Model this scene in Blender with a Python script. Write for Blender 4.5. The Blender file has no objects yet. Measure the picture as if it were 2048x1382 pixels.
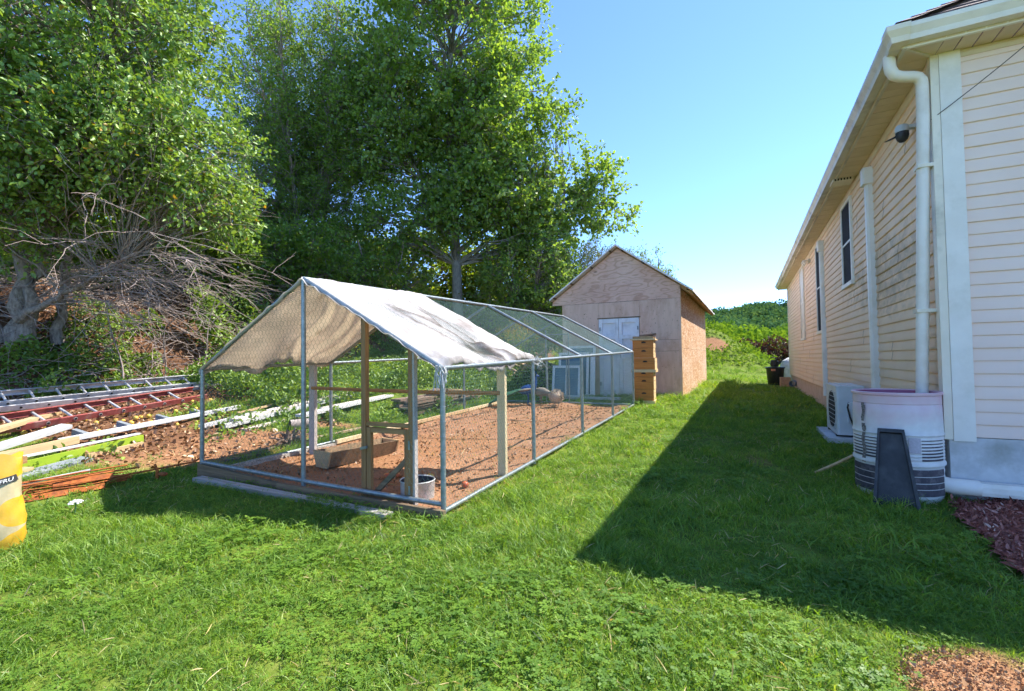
import bpy, math, random
import numpy as np
from mathutils import Vector, Matrix, Euler
R = math.radians
rng = np.random.default_rng(7)
random.seed(7)
scene = bpy.context.scene
COL = scene.collection

# ------------------------------------------------------------------ camera, sky, sun, exposure
cam_d = bpy.data.cameras.new('camera')
cam_d.sensor_width = 36.0
cam_d.lens = 36.0 * 940 / 2048
cam_d.clip_start = 0.05
cam_d.clip_end = 2000
cam = bpy.data.objects.new('camera', cam_d)
COL.objects.link(cam)
cam.matrix_world = Matrix.Translation((0, 0, 1.2)) @ Matrix.Rotation(R(90 + 1.7), 4, 'X') @ Matrix.Rotation(R(-0.76), 4, 'Z')
scene.camera = cam

SUN_EL, SUN_AZ = 53.0, 71.4          # azimuth clockwise from +Y
world = bpy.data.worlds.new('World')
scene.world = world
world.use_nodes = True
wn = world.node_tree
for n in list(wn.nodes):
    wn.nodes.remove(n)
sky = wn.nodes.new('ShaderNodeTexSky')
sky.sky_type = 'NISHITA'
sky.sun_disc = False
sky.sun_elevation = R(SUN_EL)
sky.sun_rotation = R(SUN_AZ)
sky.air_density = 0.6
sky.dust_density = 0.0
sky.ozone_density = 7.5
bg = wn.nodes.new('ShaderNodeBackground')
bg.inputs['Strength'].default_value = 0.132
wo = wn.nodes.new('ShaderNodeOutputWorld')
wn.links.new(sky.outputs[0], bg.inputs[0])
wn.links.new(bg.outputs[0], wo.inputs[0])

sun_d = bpy.data.lights.new('sun', 'SUN')
sun_d.energy = 3.1
sun_d.angle = R(0.5)
sun_d.color = (1.0, 0.94, 0.84)
sun = bpy.data.objects.new('sun', sun_d)
COL.objects.link(sun)
sd = Vector((math.sin(R(SUN_AZ)) * math.cos(R(SUN_EL)), math.cos(R(SUN_AZ)) * math.cos(R(SUN_EL)), math.sin(R(SUN_EL))))
sun.rotation_euler = sd.to_track_quat('Z', 'Y').to_euler()
sun.location = (20, 8, 30)

vs = scene.view_settings
vs.view_transform = 'Standard'
vs.look = 'None'
vs.gamma = 1.0
vs.exposure = 1.95
vs.use_curve_mapping = False
scene.cycles.use_denoising = True
scene.cycles.use_adaptive_sampling = True
scene.cycles.adaptive_threshold = 0.02
scene.cycles.use_light_tree = False
scene.cycles.max_bounces = 6
scene.cycles.diffuse_bounces = 5
scene.cycles.glossy_bounces = 2
scene.cycles.transparent_max_bounces = 6
scene.cycles.caustics_reflective = False
scene.cycles.caustics_refractive = False

# ------------------------------------------------------------------ yard frame and ground height
TH = R(26.3)
U2 = np.array([math.sin(TH), math.cos(TH)])       # along the yard, away from the viewer
V2 = np.array([math.cos(TH), -math.sin(TH)])      # to the right
B2 = np.array([-.54, 3.63])                       # front right foot of the poultry run

def sm(x):
    x = np.clip(x, 0, 1)
    return x * x * (3 - 2 * x)

def al(x, y):
    dx, dy = x - B2[0], y - B2[1]
    return dx * U2[0] + dy * U2[1], -(dx * V2[0] + dy * V2[1])

def yard(a, l):
    return B2[0] + a * U2[0] - l * V2[0], B2[1] + a * U2[1] - l * V2[1]

def G(x, y):
    a, l = al(x, y)
    z = .027 * np.clip(a, 0, 20) * (.35 + .65 * sm((l + 3.5) / 3.5))
    z = z + .1 * np.clip(l - 3.4, 0, 4.6) + .08 * np.clip(a, 0, 8) * sm((l - 3.5) / 3.5)
    lb = 8.5 - .12 * np.clip(a, -5, 25)
    z = z + 2.2 * sm((l - lb) / 3.2) + .12 * np.clip(l - lb - 3.2, 0, 20)
    z = z + 2.3 * np.exp(-((x - 10.3) / 3.0) ** 2 - ((y - 25.5) / 2.8) ** 2)
    z = z + .05 * np.clip(y - 30, 0, 60)
    return z

def GZ(x, y):
    return float(G(np.float64(x), np.float64(y)))

def vnoise(x, y, s=1.0, seed=0):
    """smooth value noise on arrays"""
    x = np.asarray(x, float) * s + seed * 17.31
    y = np.asarray(y, float) * s + seed * 5.77
    xi, yi = np.floor(x).astype(np.int64), np.floor(y).astype(np.int64)
    fx, fy = x - xi, y - yi
    fx, fy = fx * fx * (3 - 2 * fx), fy * fy * (3 - 2 * fy)
    def h(i, j):
        n = (i * 374761393 + j * 668265263) & 0x7fffffff
        n = ((n ^ (n >> 13)) * 1274126177) & 0x7fffffff
        return ((n ^ (n >> 16)) & 0xffff) / 65535.0
    return (h(xi, yi) * (1 - fx) + h(xi + 1, yi) * fx) * (1 - fy) + (h(xi, yi + 1) * (1 - fx) + h(xi + 1, yi + 1) * fx) * fy

# ------------------------------------------------------------------ materials
MATS = {}

def new_mat(name):
    m = bpy.data.materials.new(name)
    m.use_nodes = True
    nt = m.node_tree
    for n in list(nt.nodes):
        nt.nodes.remove(n)
    out = nt.nodes.new('ShaderNodeOutputMaterial')
    MATS[name] = m
    return m, nt, out

def nd(nt, typ, **kw):
    n = nt.nodes.new(typ)
    for k, v in kw.items():
        if isinstance(k, str) and hasattr(n, k):
            setattr(n, k, v)
    return n

def ramp(nt, fac, stops):
    r = nt.nodes.new('ShaderNodeValToRGB')
    cr = r.color_ramp
    while len(cr.elements) < len(stops):
        cr.elements.new(.5)
    for e, (p, c) in zip(cr.elements, stops):
        e.position = p
        e.color = (c[0], c[1], c[2], 1)
    nt.links.new(fac, r.inputs[0])
    return r.outputs[0]

def coords(nt, stretch=(1, 1, 1), kind='Object', rand=True):
    tc = nt.nodes.new('ShaderNodeTexCoord')
    mp = nt.nodes.new('ShaderNodeMapping')
    mp.inputs['Scale'].default_value = stretch
    nt.links.new(tc.outputs[kind], mp.inputs['Vector'])
    if rand:
        oi = nt.nodes.new('ShaderNodeObjectInfo')
        mu = nt.nodes.new('ShaderNodeMath')
        mu.operation = 'MULTIPLY'
        mu.inputs[1].default_value = 37.0
        nt.links.new(oi.outputs['Random'], mu.inputs[0])
        cb = nt.nodes.new('ShaderNodeCombineXYZ')
        for i in range(3):
            nt.links.new(mu.outputs[0], cb.inputs[i])
        nt.links.new(cb.outputs[0], mp.inputs['Location'])
    return mp.outputs[0]

def noise(nt, vec, scale, detail=6, rough=.6, dist=0):
    n = nt.nodes.new('ShaderNodeTexNoise')
    n.inputs['Scale'].default_value = scale
    n.inputs['Detail'].default_value = detail
    n.inputs['Roughness'].default_value = rough
    n.inputs['Distortion'].default_value = dist
    nt.links.new(vec, n.inputs['Vector'])
    return n.outputs['Fac']

def mixc(nt, fac, a, b, mode='MIX'):
    m = nt.nodes.new('ShaderNodeMix')
    m.data_type = 'RGBA'
    m.blend_type = mode
    for sock, val in ((m.inputs[0], fac), (m.inputs[6], a), (m.inputs[7], b)):
        if hasattr(val, 'is_output'):
            nt.links.new(val, sock)
        elif isinstance(val, (int, float)):
            sock.default_value = val
        else:
            sock.default_value = (*val, 1)
    return m.outputs[2]

def mathn(nt, op, a, b=None):
    m = nt.nodes.new('ShaderNodeMath')
    m.operation = op
    for i, val in enumerate((a, b)):
        if val is None:
            continue
        if hasattr(val, 'is_output'):
            nt.links.new(val, m.inputs[i])
        else:
            m.inputs[i].default_value = val
    return m.outputs[0]

def principled(nt, out, color, rough=.6, metal=0, spec=.4, bump=None, bdist=.01, bstr=.5):
    p = nt.nodes.new('ShaderNodeBsdfPrincipled')
    if hasattr(color, 'is_output'):
        nt.links.new(color, p.inputs['Base Color'])
    else:
        p.inputs['Base Color'].default_value = (*color, 1)
    if hasattr(rough, 'is_output'):
        nt.links.new(rough, p.inputs['Roughness'])
    else:
        p.inputs['Roughness'].default_value = rough
    p.inputs['Metallic'].default_value = metal
    p.inputs['Specular IOR Level'].default_value = spec
    if bump is not None:
        b = nt.nodes.new('ShaderNodeBump')
        b.inputs['Strength'].default_value = bstr
        b.inputs['Distance'].default_value = bdist
        nt.links.new(bump, b.inputs['Height'])
        nt.links.new(b.outputs[0], p.inputs['Normal'])
    nt.links.new(p.outputs[0], out.inputs[0])
    return p

def M(name, c1, c2=None, scale=6, rough=.65, metal=0, spec=.4, stretch=(1, 1, 1), bump=0.0, stops=(.35, .65), detail=6, c3=None, kind='Object', s3=None, dist=0):
    """noise-coloured surface: c1..c2 by a fine noise, c3 as broad stains"""
    m, nt, out = new_mat(name)
    vec = coords(nt, stretch, kind)
    f = noise(nt, vec, scale, detail, dist=dist)
    c2 = c2 or tuple(min(1, c * 1.2) for c in c1)
    col = ramp(nt, f, [(stops[0], c1), (stops[1], c2)])
    if c3:
        f2 = noise(nt, vec, s3 or scale * .3, 5, .65)
        fac = ramp(nt, f2, [(.5, (0, 0, 0)), (.68, (1, 1, 1))])
        col = mixc(nt, fac, col, c3)
    principled(nt, out, col, rough, metal, spec, f if bump else None, bump)
    return m

M('white_vinyl', (.74, .69, .61), (.80, .75, .67), 5, .45, c3=(.68, .63, .54), s3=3)
M('cream_vinyl', (.72, .64, .51), (.79, .71, .58), 4, .45, c3=(.48, .43, .33), s3=2)
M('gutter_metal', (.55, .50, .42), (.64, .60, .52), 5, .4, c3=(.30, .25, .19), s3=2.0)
M('soffit_vinyl', (.62, .50, .35), (.70, .58, .42), 3, .55)
M('concrete', (.48, .48, .49), (.58, .58, .58), 9, .9, bump=.004, c3=(.34, .34, .31), s3=2)
M('concrete_tan', (.44, .33, .24), (.54, .42, .32), 7, .9, bump=.004)
M('window_screen', (.018, .020, .028), (.028, .032, .042), 30, .8, spec=.08)
M('dark_gap', (.02, .018, .015), (.04, .035, .03), 20, .9)
M('shingle', (.07, .045, .045), (.16, .11, .11), 25, .9, bump=.006)
M('black_plastic', (.016, .017, .020), (.03, .03, .036), 14, .5, bump=.002, c3=(.06, .06, .065), s3=5)
M('grey_metal', (.42, .44, .46), (.5, .52, .54), 6, .4)
M('ac_paint', (.55, .57, .58), (.63, .65, .66), 5, .4)
M('galvanized', (.20, .235, .25), (.32, .36, .375), 22, .42, metal=.55, spec=.5, c3=(.22, .24, .24), s3=8)
M('aluminium', (.60, .59, .59), (.72, .71, .71), 9, .38, metal=.45, c3=(.40, .38, .37), s3=5)
M('red_fiberglass', (.22, .045, .040), (.30, .08, .07), 12, .55, c3=(.30, .15, .13), s3=5)
M('white_paint', (.43, .43, .43), (.53, .53, .53), 12, .6, stretch=(1, 6, 6), c3=(.45, .43, .40), s3=9)
M('white_pvc', (.74, .69, .62), (.80, .75, .68), 6, .4, c3=(.66, .60, .50), s3=2)
M('pink_board', (.50, .40, .34), (.66, .58, .52), 40, .8, stretch=(.4, 4, 4), c3=(.72, .72, .70), s3=30)
M('fresh_wood', (.48, .30, .13), (.60, .42, .22), 7, .7, stretch=(.5, 9, 9), bump=.003)
M('tan_wood', (.40, .27, .14), (.52, .37, .20), 7, .75, stretch=(.5, 9, 9), bump=.003)
M('brown_wood', (.23, .115, .042), (.33, .18, .075), 7, .75, stretch=(9, 9, .6), bump=.003)
M('brown_beam', (.23, .12, .045), (.32, .18, .075), 7, .7, stretch=(.6, 9, 9), bump=.003)
M('old_wood', (.15, .098, .055), (.24, .165, .095), 7, .85, stretch=(.5, 9, 9), bump=.004, c3=(.10, .085, .05), s3=2)
M('grey_wood', (.30, .28, .25), (.42, .40, .37), 8, .85, stretch=(.5, 9, 9), bump=.003, c3=(.22, .19, .15))
M('grey_post', (.36, .32, .30), (.46, .42, .39), 8, .85, stretch=(9, 9, .5), bump=.003)
M('pale_post', (.55, .42, .24), (.66, .53, .33), 8, .8, stretch=(9, 9, .5), bump=.003)
M('stack_wood', (.13, .085, .062), (.22, .155, .12), 9, .9, stretch=(.5, 9, 9), bump=.004)
M('lime_paint', (.21, .31, .015), (.27, .37, .025), 6, .6)
M('slate_board', (.16, .18, .20), (.24, .26, .28), 9, .7)
M('hive_pine', (.50, .155, .022), (.61, .225, .040), 6, .55, stretch=(.7, 7, 7), bump=.002, c3=(.38, .14, .025), s3=2)
M('hive_pale', (.62, .42, .20), (.72, .54, .32), 6, .6, stretch=(7, .7, 7))
M('hive_lid', (.30, .19, .09), (.45, .31, .17), 9, .8)
M('rust', (.22, .055, .012), (.40, .12, .025), 22, .9, bump=.003, c3=(.12, .04, .02), s3=6)
M('terracotta_block', (.42, .24, .13), (.55, .34, .20), 14, .9, bump=.004)
M('dark_bin', (.014, .018, .014), (.028, .032, .026), 9, .5)
M('sticker', (.55, .20, .12), (.6, .26, .16), 9, .6)
M('bark', (.15, .12, .095), (.33, .28, .235), 9, .95, stretch=(3, 3, .8), bump=.02)
M('pale_bark', (.17, .155, .135), (.29, .27, .24), 8, .95, stretch=(3, 3, 1), bump=.01)
M('twig', (.20, .16, .14), (.36, .31, .28), 6, .9)
M('dead_twig', (.22, .16, .13), (.42, .34, .30), 5, .9)
M('fallen_leaf', (.20, .085, .035), (.38, .20, .10), 3, .85, kind='Generated')
M('log_wood', (.36, .24, .15), (.58, .43, .29), 8, .85, c3=(.22, .15, .10))
M('apple_yellow', (.55, .36, .04), (.62, .47, .10), 20, .5, c3=(.45, .20, .04), s3=12)
M('apple_red', (.42, .06, .03), (.52, .22, .06), 14, .45)
M('tub_metal', (.45, .46, .46), (.62, .63, .62), 10, .45, metal=.3, c3=(.35, .36, .30), s3=6)
M('tub_inside', (.03, .03, .04), (.06, .06, .07), 10, .6)
M('peacock_blue', (.008, .03, .16), (.015, .07, .26), 30, .35)
M('peacock_green', (.015, .09, .05), (.05, .16, .08), 60, .5, c3=(.10, .10, .04), s3=30)
M('bird_grey', (.15, .125, .10), (.26, .225, .19), 50, .8)
M('sash_white', (.70, .70, .70), (.78, .78, .78), 8, .5)
M('hen_cream', (.40, .30, .21), (.56, .44, .33), 60, .9, bump=.01)
M('beak', (.35, .25, .12), (.4, .3, .15), 20, .5)
M('flower_white', (.72, .72, .66), (.8, .8, .76), 30, .7)
M('bag_yellow', (.70, .42, .02), (.80, .52, .04), 5, .35, bump=.004)
M('bag_tan', (.50, .42, .22), (.60, .51, .30), 5, .4, bump=.004)
M('bag_dark', (.03, .028, .025), (.05, .045, .04), 8, .4)
M('bag_white', (.74, .73, .70), (.8, .79, .76), 8, .4)
M('wire_black', (.015, .015, .015), (.02, .02, .02), 8, .5)
M('door_white', (.68, .70, .74), (.76, .78, .81), 7, .55, c3=(.48, .50, .52))
M('roof_tin', (.72, .68, .66), (.80, .77, .75), 8, .5)
M('rafter_wood', (.38, .21, .09), (.50, .30, .14), 7, .8, stretch=(.6, 8, 8))
M('blue_tool', (.02, .10, .16), (.04, .15, .22), 7, .5)
M('label_print', (.40, .37, .40), (.50, .46, .50), 60, .6)

def glass_mat():
    m, nt, out = new_mat('sash_glass')
    vec = coords(nt)
    c = ramp(nt, noise(nt, vec, 3), [(.3, (.035, .09, .14)), (.7, (.06, .14, .20))])
    principled(nt, out, c, .08, 0, .6)
glass_mat()

def siding_mat(name, stain, base1, base2):
    m, nt, out = new_mat(name)
    tc = nt.nodes.new('ShaderNodeTexCoord')
    f = noise(nt, tc.outputs['Object'], 1.3, 4)
    col = ramp(nt, f, [(.3, base1), (.7, base2)])
    # algae and grime running along each board, worst between the corner and the first window
    geo = nt.nodes.new('ShaderNodeNewGeometry')
    mp = nt.nodes.new('ShaderNodeMapping')
    mp.inputs['Scale'].default_value = (1, 1.6, 2.2)
    nt.links.new(tc.outputs['Object'], mp.inputs['Vector'])
    g = noise(nt, mp.outputs[0], 3.0, 8, .72, .6)
    at = nt.nodes.new('ShaderNodeAttribute')
    at.attribute_name = 'grime'
    prod = mathn(nt, 'MULTIPLY', g, at.outputs['Fac'])
    fac = ramp(nt, prod, [(.36, (0, 0, 0)), (.56, (1, 1, 1))])
    if stain:
        col = mixc(nt, mathn(nt, 'MULTIPLY', fac, .62), col, (.33, .27, .19))
    principled(nt, out, col, .6, 0, .3)
siding_mat('siding_stained', True, (.80, .58, .41), (.86, .66, .49))
siding_mat('siding_clean', False, (.78, .60, .51), (.84, .67, .58))

def plywood_mat():
    m, nt, out = new_mat('plywood')
    vec = coords(nt, (1, 1, 1), 'Object', False)
    mp = nt.nodes.new('ShaderNodeMapping')
    mp.inputs['Scale'].default_value = (.55, 1, 2.0)
    nt.links.new(vec, mp.inputs['Vector'])
    w = nt.nodes.new('ShaderNodeTexNoise')
    w.inputs['Scale'].default_value = 1.5
    w.inputs['Detail'].default_value = 2
    nt.links.new(mp.outputs[0], w.inputs['Vector'])
    sw = mathn(nt, 'SINE', mathn(nt, 'MULTIPLY', w.outputs['Fac'], 75.0))
    fine = noise(nt, mp.outputs[0], 24, 5)
    b = noise(nt, vec, 1.2, 4)
    c = ramp(nt, b, [(.32, (.62, .38, .29)), (.52, (.71, .47, .37)), (.7, (.77, .55, .44))])
    c = mixc(nt, ramp(nt, sw, [(.35, (0, 0, 0)), (.95, (.45, .45, .45))]), c, (.42, .22, .13))
    c = mixc(nt, ramp(nt, fine, [(.55, (0, 0, 0)), (.75, (.5, .5, .5))]), c, (.26, .18, .155))
    kn = nt.nodes.new('ShaderNodeTexVoronoi')
    kn.inputs['Scale'].default_value = 2.6
    nt.links.new(mp.outputs[0], kn.inputs['Vector'])
    kf = ramp(nt, kn.outputs['Distance'], [(.04, (1, 1, 1)), (.09, (0, 0, 0))])
    c = mixc(nt, kf, c, (.10, .06, .045))
    principled(nt, out, c, .85, 0, .2, fine, .003)
plywood_mat()

def plywood_plain():
    m, nt, out = new_mat('plywood_plain')
    vec = coords(nt, (1, 1, .18))
    f = noise(nt, vec, 9, 8, .65)
    vec2 = coords(nt, (1, 1, .6))
    b = noise(nt, vec2, 2.2, 5, .7)
    c = ramp(nt, f, [(.3, (.62, .41, .31)), (.7, (.76, .54, .43))])
    c = mixc(nt, ramp(nt, b, [(.5, (0, 0, 0)), (.72, (.8, .8, .8))]), c, (.50, .29, .20))
    sp = noise(nt, vec2, 22, 3)
    c = mixc(nt, ramp(nt, sp, [(.66, (0, 0, 0)), (.72, (1, 1, 1))]), c, (.20, .13, .10))
    principled(nt, out, c, .85, 0, .2, f, .002)
plywood_plain()

def osb_mat():
    m, nt, out = new_mat('osb')
    vec = coords(nt, (1, 1.0, 2.2))
    v = nt.nodes.new('ShaderNodeTexVoronoi')
    v.inputs['Scale'].default_value = 16
    v.inputs['Randomness'].default_value = 1
    dis = nt.nodes.new('ShaderNodeTexNoise')
    dis.inputs['Scale'].default_value = 7
    nt.links.new(vec, dis.inputs['Vector'])
    ad = nt.nodes.new('ShaderNodeMix')
    ad.data_type = 'VECTOR'
    ad.inputs[0].default_value = .12
    nt.links.new(vec, ad.inputs[4])
    nt.links.new(dis.outputs['Color'], ad.inputs[5])
    nt.links.new(ad.outputs[1], v.inputs['Vector'])
    sep = nt.nodes.new('ShaderNodeSeparateColor')
    nt.links.new(v.outputs['Color'], sep.inputs[0])
    c = ramp(nt, sep.outputs[0], [(0, (.36, .17, .075)), (.5, (.50, .29, .15)), (.8, (.58, .40, .25)), (1, (.66, .54, .42))])
    b = noise(nt, vec, .8, 3)
    c = mixc(nt, ramp(nt, b, [(.4, (0, 0, 0)), (.7, (.4, .4, .4))]), c, (.62, .50, .40))
    principled(nt, out, c, .85, 0, .2, sep.outputs[0], .003)
osb_mat()

def leaf_mat(name, stops, trans=.35, gloss=.10, rough=.38, patch=None):
    """foliage: per-leaf colour from the 'var' attribute; light passes through the blade"""
    m, nt, out = new_mat(name)
    at = nt.nodes.new('ShaderNodeAttribute')
    at.attribute_name = 'var'
    fac = at.outputs['Fac']
    if patch:
        geo = nt.nodes.new('ShaderNodeNewGeometry')
        n = noise(nt, geo.outputs['Position'], patch[0], 4)
        oi = nt.nodes.new('ShaderNodeObjectInfo')
        f2 = mathn(nt, 'MULTIPLY', mathn(nt, 'SUBTRACT', n, .5), patch[1])
        f3 = mathn(nt, 'MULTIPLY', mathn(nt, 'SUBTRACT', oi.outputs['Random'], .5), patch[2])
        fac = mathn(nt, 'ADD', mathn(nt, 'ADD', fac, f2), f3)
    c = ramp(nt, fac, stops)
    d = nt.nodes.new('ShaderNodeBsdfDiffuse')
    t = nt.nodes.new('ShaderNodeBsdfTranslucent')
    g = nt.nodes.new('ShaderNodeBsdfGlossy')
    g.inputs['Roughness'].default_value = rough
    g.inputs['Color'].default_value = (.9, .95, .9, 1)
    nt.links.new(c, d.inputs[0])
    tcol = mixc(nt, 1.0, c, (1.25, 1.15, .55), 'MULTIPLY')
    nt.links.new(tcol, t.inputs[0])
    m1 = nt.nodes.new('ShaderNodeMixShader')
    m1.inputs[0].default_value = trans
    nt.links.new(d.outputs[0], m1.inputs[1])
    nt.links.new(t.outputs[0], m1.inputs[2])
    m2 = nt.nodes.new('ShaderNodeMixShader')
    m2.inputs[0].default_value = gloss
    nt.links.new(m1.outputs[0], m2.inputs[1])
    nt.links.new(g.outputs[0], m2.inputs[2])
    nt.links.new(m2.outputs[0], out.inputs[0])
    return m

leaf_mat('leaf_apple', [(0, (.105, .20, .03)), (.5, (.195, .33, .05)), (.9, (.29, .41, .06)), (.93, (.42, .30, .03)), (1, (.5, .22, .03))], .40, .045, .5)
leaf_mat('leaf_dark', [(0, (.11, .21, .03)), (.55, (.205, .345, .05)), (1, (.31, .44, .06))], .6, .03, .5)
leaf_mat('leaf_poplar', [(0, (.11, .21, .03)), (.5, (.205, .34, .05)), (1, (.31, .44, .06))], .6, .045, .5)
leaf_mat('leaf_back', [(0, (.09, .16, .016)), (.6, (.19, .28, .028)), (1, (.32, .40, .04))], .58, .02)
leaf_mat('leaf_willow', [(0, (.085, .13, .055)), (.6, (.15, .21, .09)), (1, (.22, .28, .13))], .35, .04, .5)
leaf_mat('leaf_weed', [(0, (.08, .16, .022)), (.5, (.16, .27, .035)), (.9, (.27, .39, .05)), (1, (.38, .40, .05))], .42, .04, .5)
leaf_mat('leaf_goldenrod', [(0, (.42, .30, .02)), (1, (.6, .42, .03))], .3, .03)
leaf_mat('leaf_burgundy', [(0, (.05, .012, .012)), (.6, (.11, .03, .025)), (1, (.06, .10, .03))], .25, .03, .5)
leaf_mat('leaf_brown', [(0, (.11, .055, .028)), (.5, (.24, .12, .06)), (.85, (.38, .22, .12)), (1, (.48, .34, .20))], .1, .04)
leaf_mat('leaf_hill_haze', [(0, (.04, .10, .045)), (.5, (.075, .155, .065)), (1, (.14, .22, .07))], .3, .0)  # distance haze painted into the leaf colour as a blue tint
leaf_mat('leaf_field', [(0, (.10, .19, .02)), (.6, (.18, .29, .03)), (1, (.25, .35, .045))], .35, .0)
leaf_mat('grass_blade', [(0, (.095, .20, .026)), (.45, (.20, .35, .04)), (.8, (.30, .43, .05)), (.93, (.40, .43, .09)), (1, (.50, .40, .20))], .52, .025, .5, patch=(1.4, 1.05, .45))
leaf_mat('leaf_straw', [(0, (.3, .3, .08)), (.9, (.42, .36, .15)), (1, (.52, .44, .24))], .2, .02)
leaf_mat('leaf_soil', [(0, (.30, .155, .075)), (.6, (.44, .26, .135)), (1, (.54, .35, .21))], 0.0, .0)
leaf_mat('mulch_chip', [(0, (.16, .045, .032)), (.5, (.34, .115, .085)), (.9, (.50, .22, .17)), (1, (.55, .36, .28))], 0.0, .03, .6)

def tarp_mat():
    m, nt, out = new_mat('tarp')
    vec = coords(nt, (1, 1, 1), 'Object', False)
    mp = nt.nodes.new('ShaderNodeMapping')
    mp.inputs['Scale'].default_value = (.35, 1.6, 1)
    mp.inputs['Rotation'].default_value = (0, 0, .25)
    nt.links.new(vec, mp.inputs['Vector'])
    f = noise(nt, vec, 5, 4)
    c = ramp(nt, f, [(.3, (.54, .54, .55)), (.7, (.63, .63, .64))])
    s = noise(nt, mp.outputs[0], 2.6, 6, .7)
    c = mixc(nt, ramp(nt, s, [(.56, (0, 0, 0)), (.72, (.8, .8, .8))]), c, (.27, .22, .17))
    at = nt.nodes.new('ShaderNodeAttribute')
    at.attribute_name = 'stain'
    g2 = noise(nt, vec, 22, 6, .75)
    sf = ramp(nt, mathn(nt, 'MULTIPLY', at.outputs['Fac'], mathn(nt, 'ADD', g2, .45)), [(.35, (0, 0, 0)), (.75, (.9, .9, .9))])
    c = mixc(nt, sf, c, (.17, .14, .11))
    d = nt.nodes.new('ShaderNodeBsdfDiffuse')
    t = nt.nodes.new('ShaderNodeBsdfTranslucent')
    nt.links.new(c, d.inputs[0])
    nt.links.new(mixc(nt, 1.0, c, (1.6, 1.40, 1.15), 'MULTIPLY'), t.inputs[0])
    mx = nt.nodes.new('ShaderNodeMixShader')
    mx.inputs[0].default_value = .46
    nt.links.new(d.outputs[0], mx.inputs[1])
    nt.links.new(t.outputs[0], mx.inputs[2])
    nt.links.new(mx.outputs[0], out.inputs[0])
tarp_mat()

def wire_mat():
    m, nt, out = new_mat('chicken_wire')
    principled(nt, out, (.075, .16, .14), .5, 0, .3)
wire_mat()

def barrel_mat():
    """white barrel, sprayed pink at the top, dark painted bands low down"""
    m, nt, out = new_mat('barrel_paint')
    tc = nt.nodes.new('ShaderNodeTexCoord')
    sp = nt.nodes.new('ShaderNodeSeparateXYZ')
    nt.links.new(tc.outputs['Object'], sp.inputs[0])
    n = noise(nt, tc.outputs['Object'], 3.0, 3)
    h = mathn(nt, 'ADD', sp.outputs['Z'], mathn(nt, 'MULTIPLY', mathn(nt, 'SUBTRACT', n, .5), .55))
    fine = noise(nt, tc.outputs['Object'], 20, 5)
    base = ramp(nt, fine, [(.3, (.60, .59, .57)), (.7, (.68, .67, .65))])
    col = mixc(nt, ramp(nt, h, [(.58, (0, 0, 0)), (.88, (1, 1, 1))]), base, (.62, .38, .42))
    gr = nt.nodes.new('ShaderNodeTexNoise')
    gr.inputs['Scale'].default_value = 60
    nt.links.new(tc.outputs['Object'], gr.inputs['Vector'])
    principled(nt, out, col, .5, 0, .4)
barrel_mat()
M('barrel_band', (.040, .036, .048), (.07, .06, .075), 20, .6, c3=(.16, .14, .15), s3=14)
M('barrel_inside', (.30, .07, .14), (.36, .11, .18), 6, .5)
M('grime_streak', (.06, .05, .045), (.30, .27, .25), 60, .8)

def ground_mat():
    m, nt, out = new_mat('ground')
    geo = nt.nodes.new('ShaderNodeNewGeometry')
    pos = geo.outputs['Position']
    a1 = nt.nodes.new('ShaderNodeAttribute'); a1.attribute_name = 'soil'
    a2 = nt.nodes.new('ShaderNodeAttribute'); a2.attribute_name = 'litter'
    n1 = noise(nt, pos, 30, 8, .7)
    n2 = noise(nt, pos, 1.2, 5)
    n3 = noise(nt, pos, 9, 6, .7)
    turf = ramp(nt, n3, [(.3, (.07, .10, .016)), (.55, (.13, .18, .026)), (.8, (.20, .20, .06))])
    soil = ramp(nt, n1, [(.25, (.17, .08, .04)), (.55, (.30, .155, .08)), (.8, (.43, .26, .15))])
    lit = ramp(nt, n1, [(.25, (.06, .032, .02)), (.55, (.17, .085, .045)), (.8, (.32, .18, .10))])
    c = mixc(nt, a1.outputs['Fac'], turf, soil)
    c = mixc(nt, a2.outputs['Fac'], c, lit)
    principled(nt, out, c, .95, 0, .1, n1, .03)
ground_mat()

def run_floor_mat():
    m, nt, out = new_mat('run_soil')
    geo = nt.nodes.new('ShaderNodeNewGeometry')
    pos = geo.outputs['Position']
    n1 = noise(nt, pos, 40, 8, .7)
    n2 = noise(nt, pos, 2.0, 4)
    c = ramp(nt, n1, [(.25, (.15, .068, .035)), (.5, (.29, .15, .085)), (.8, (.41, .24, .14))])
    c = mixc(nt, ramp(nt, n2, [(.4, (0, 0, 0)), (.7, (.5, .5, .5))]), c, (.35, .21, .125))
    n3 = noise(nt, pos, 1.1, 4, .6)
    c = mixc(nt, ramp(nt, n3, [(.52, (0, 0, 0)), (.70, (.6, .6, .6))]), c, (.16, .085, .05))
    principled(nt, out, c, .95, 0, .1, n1, .03)
run_floor_mat()

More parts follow.
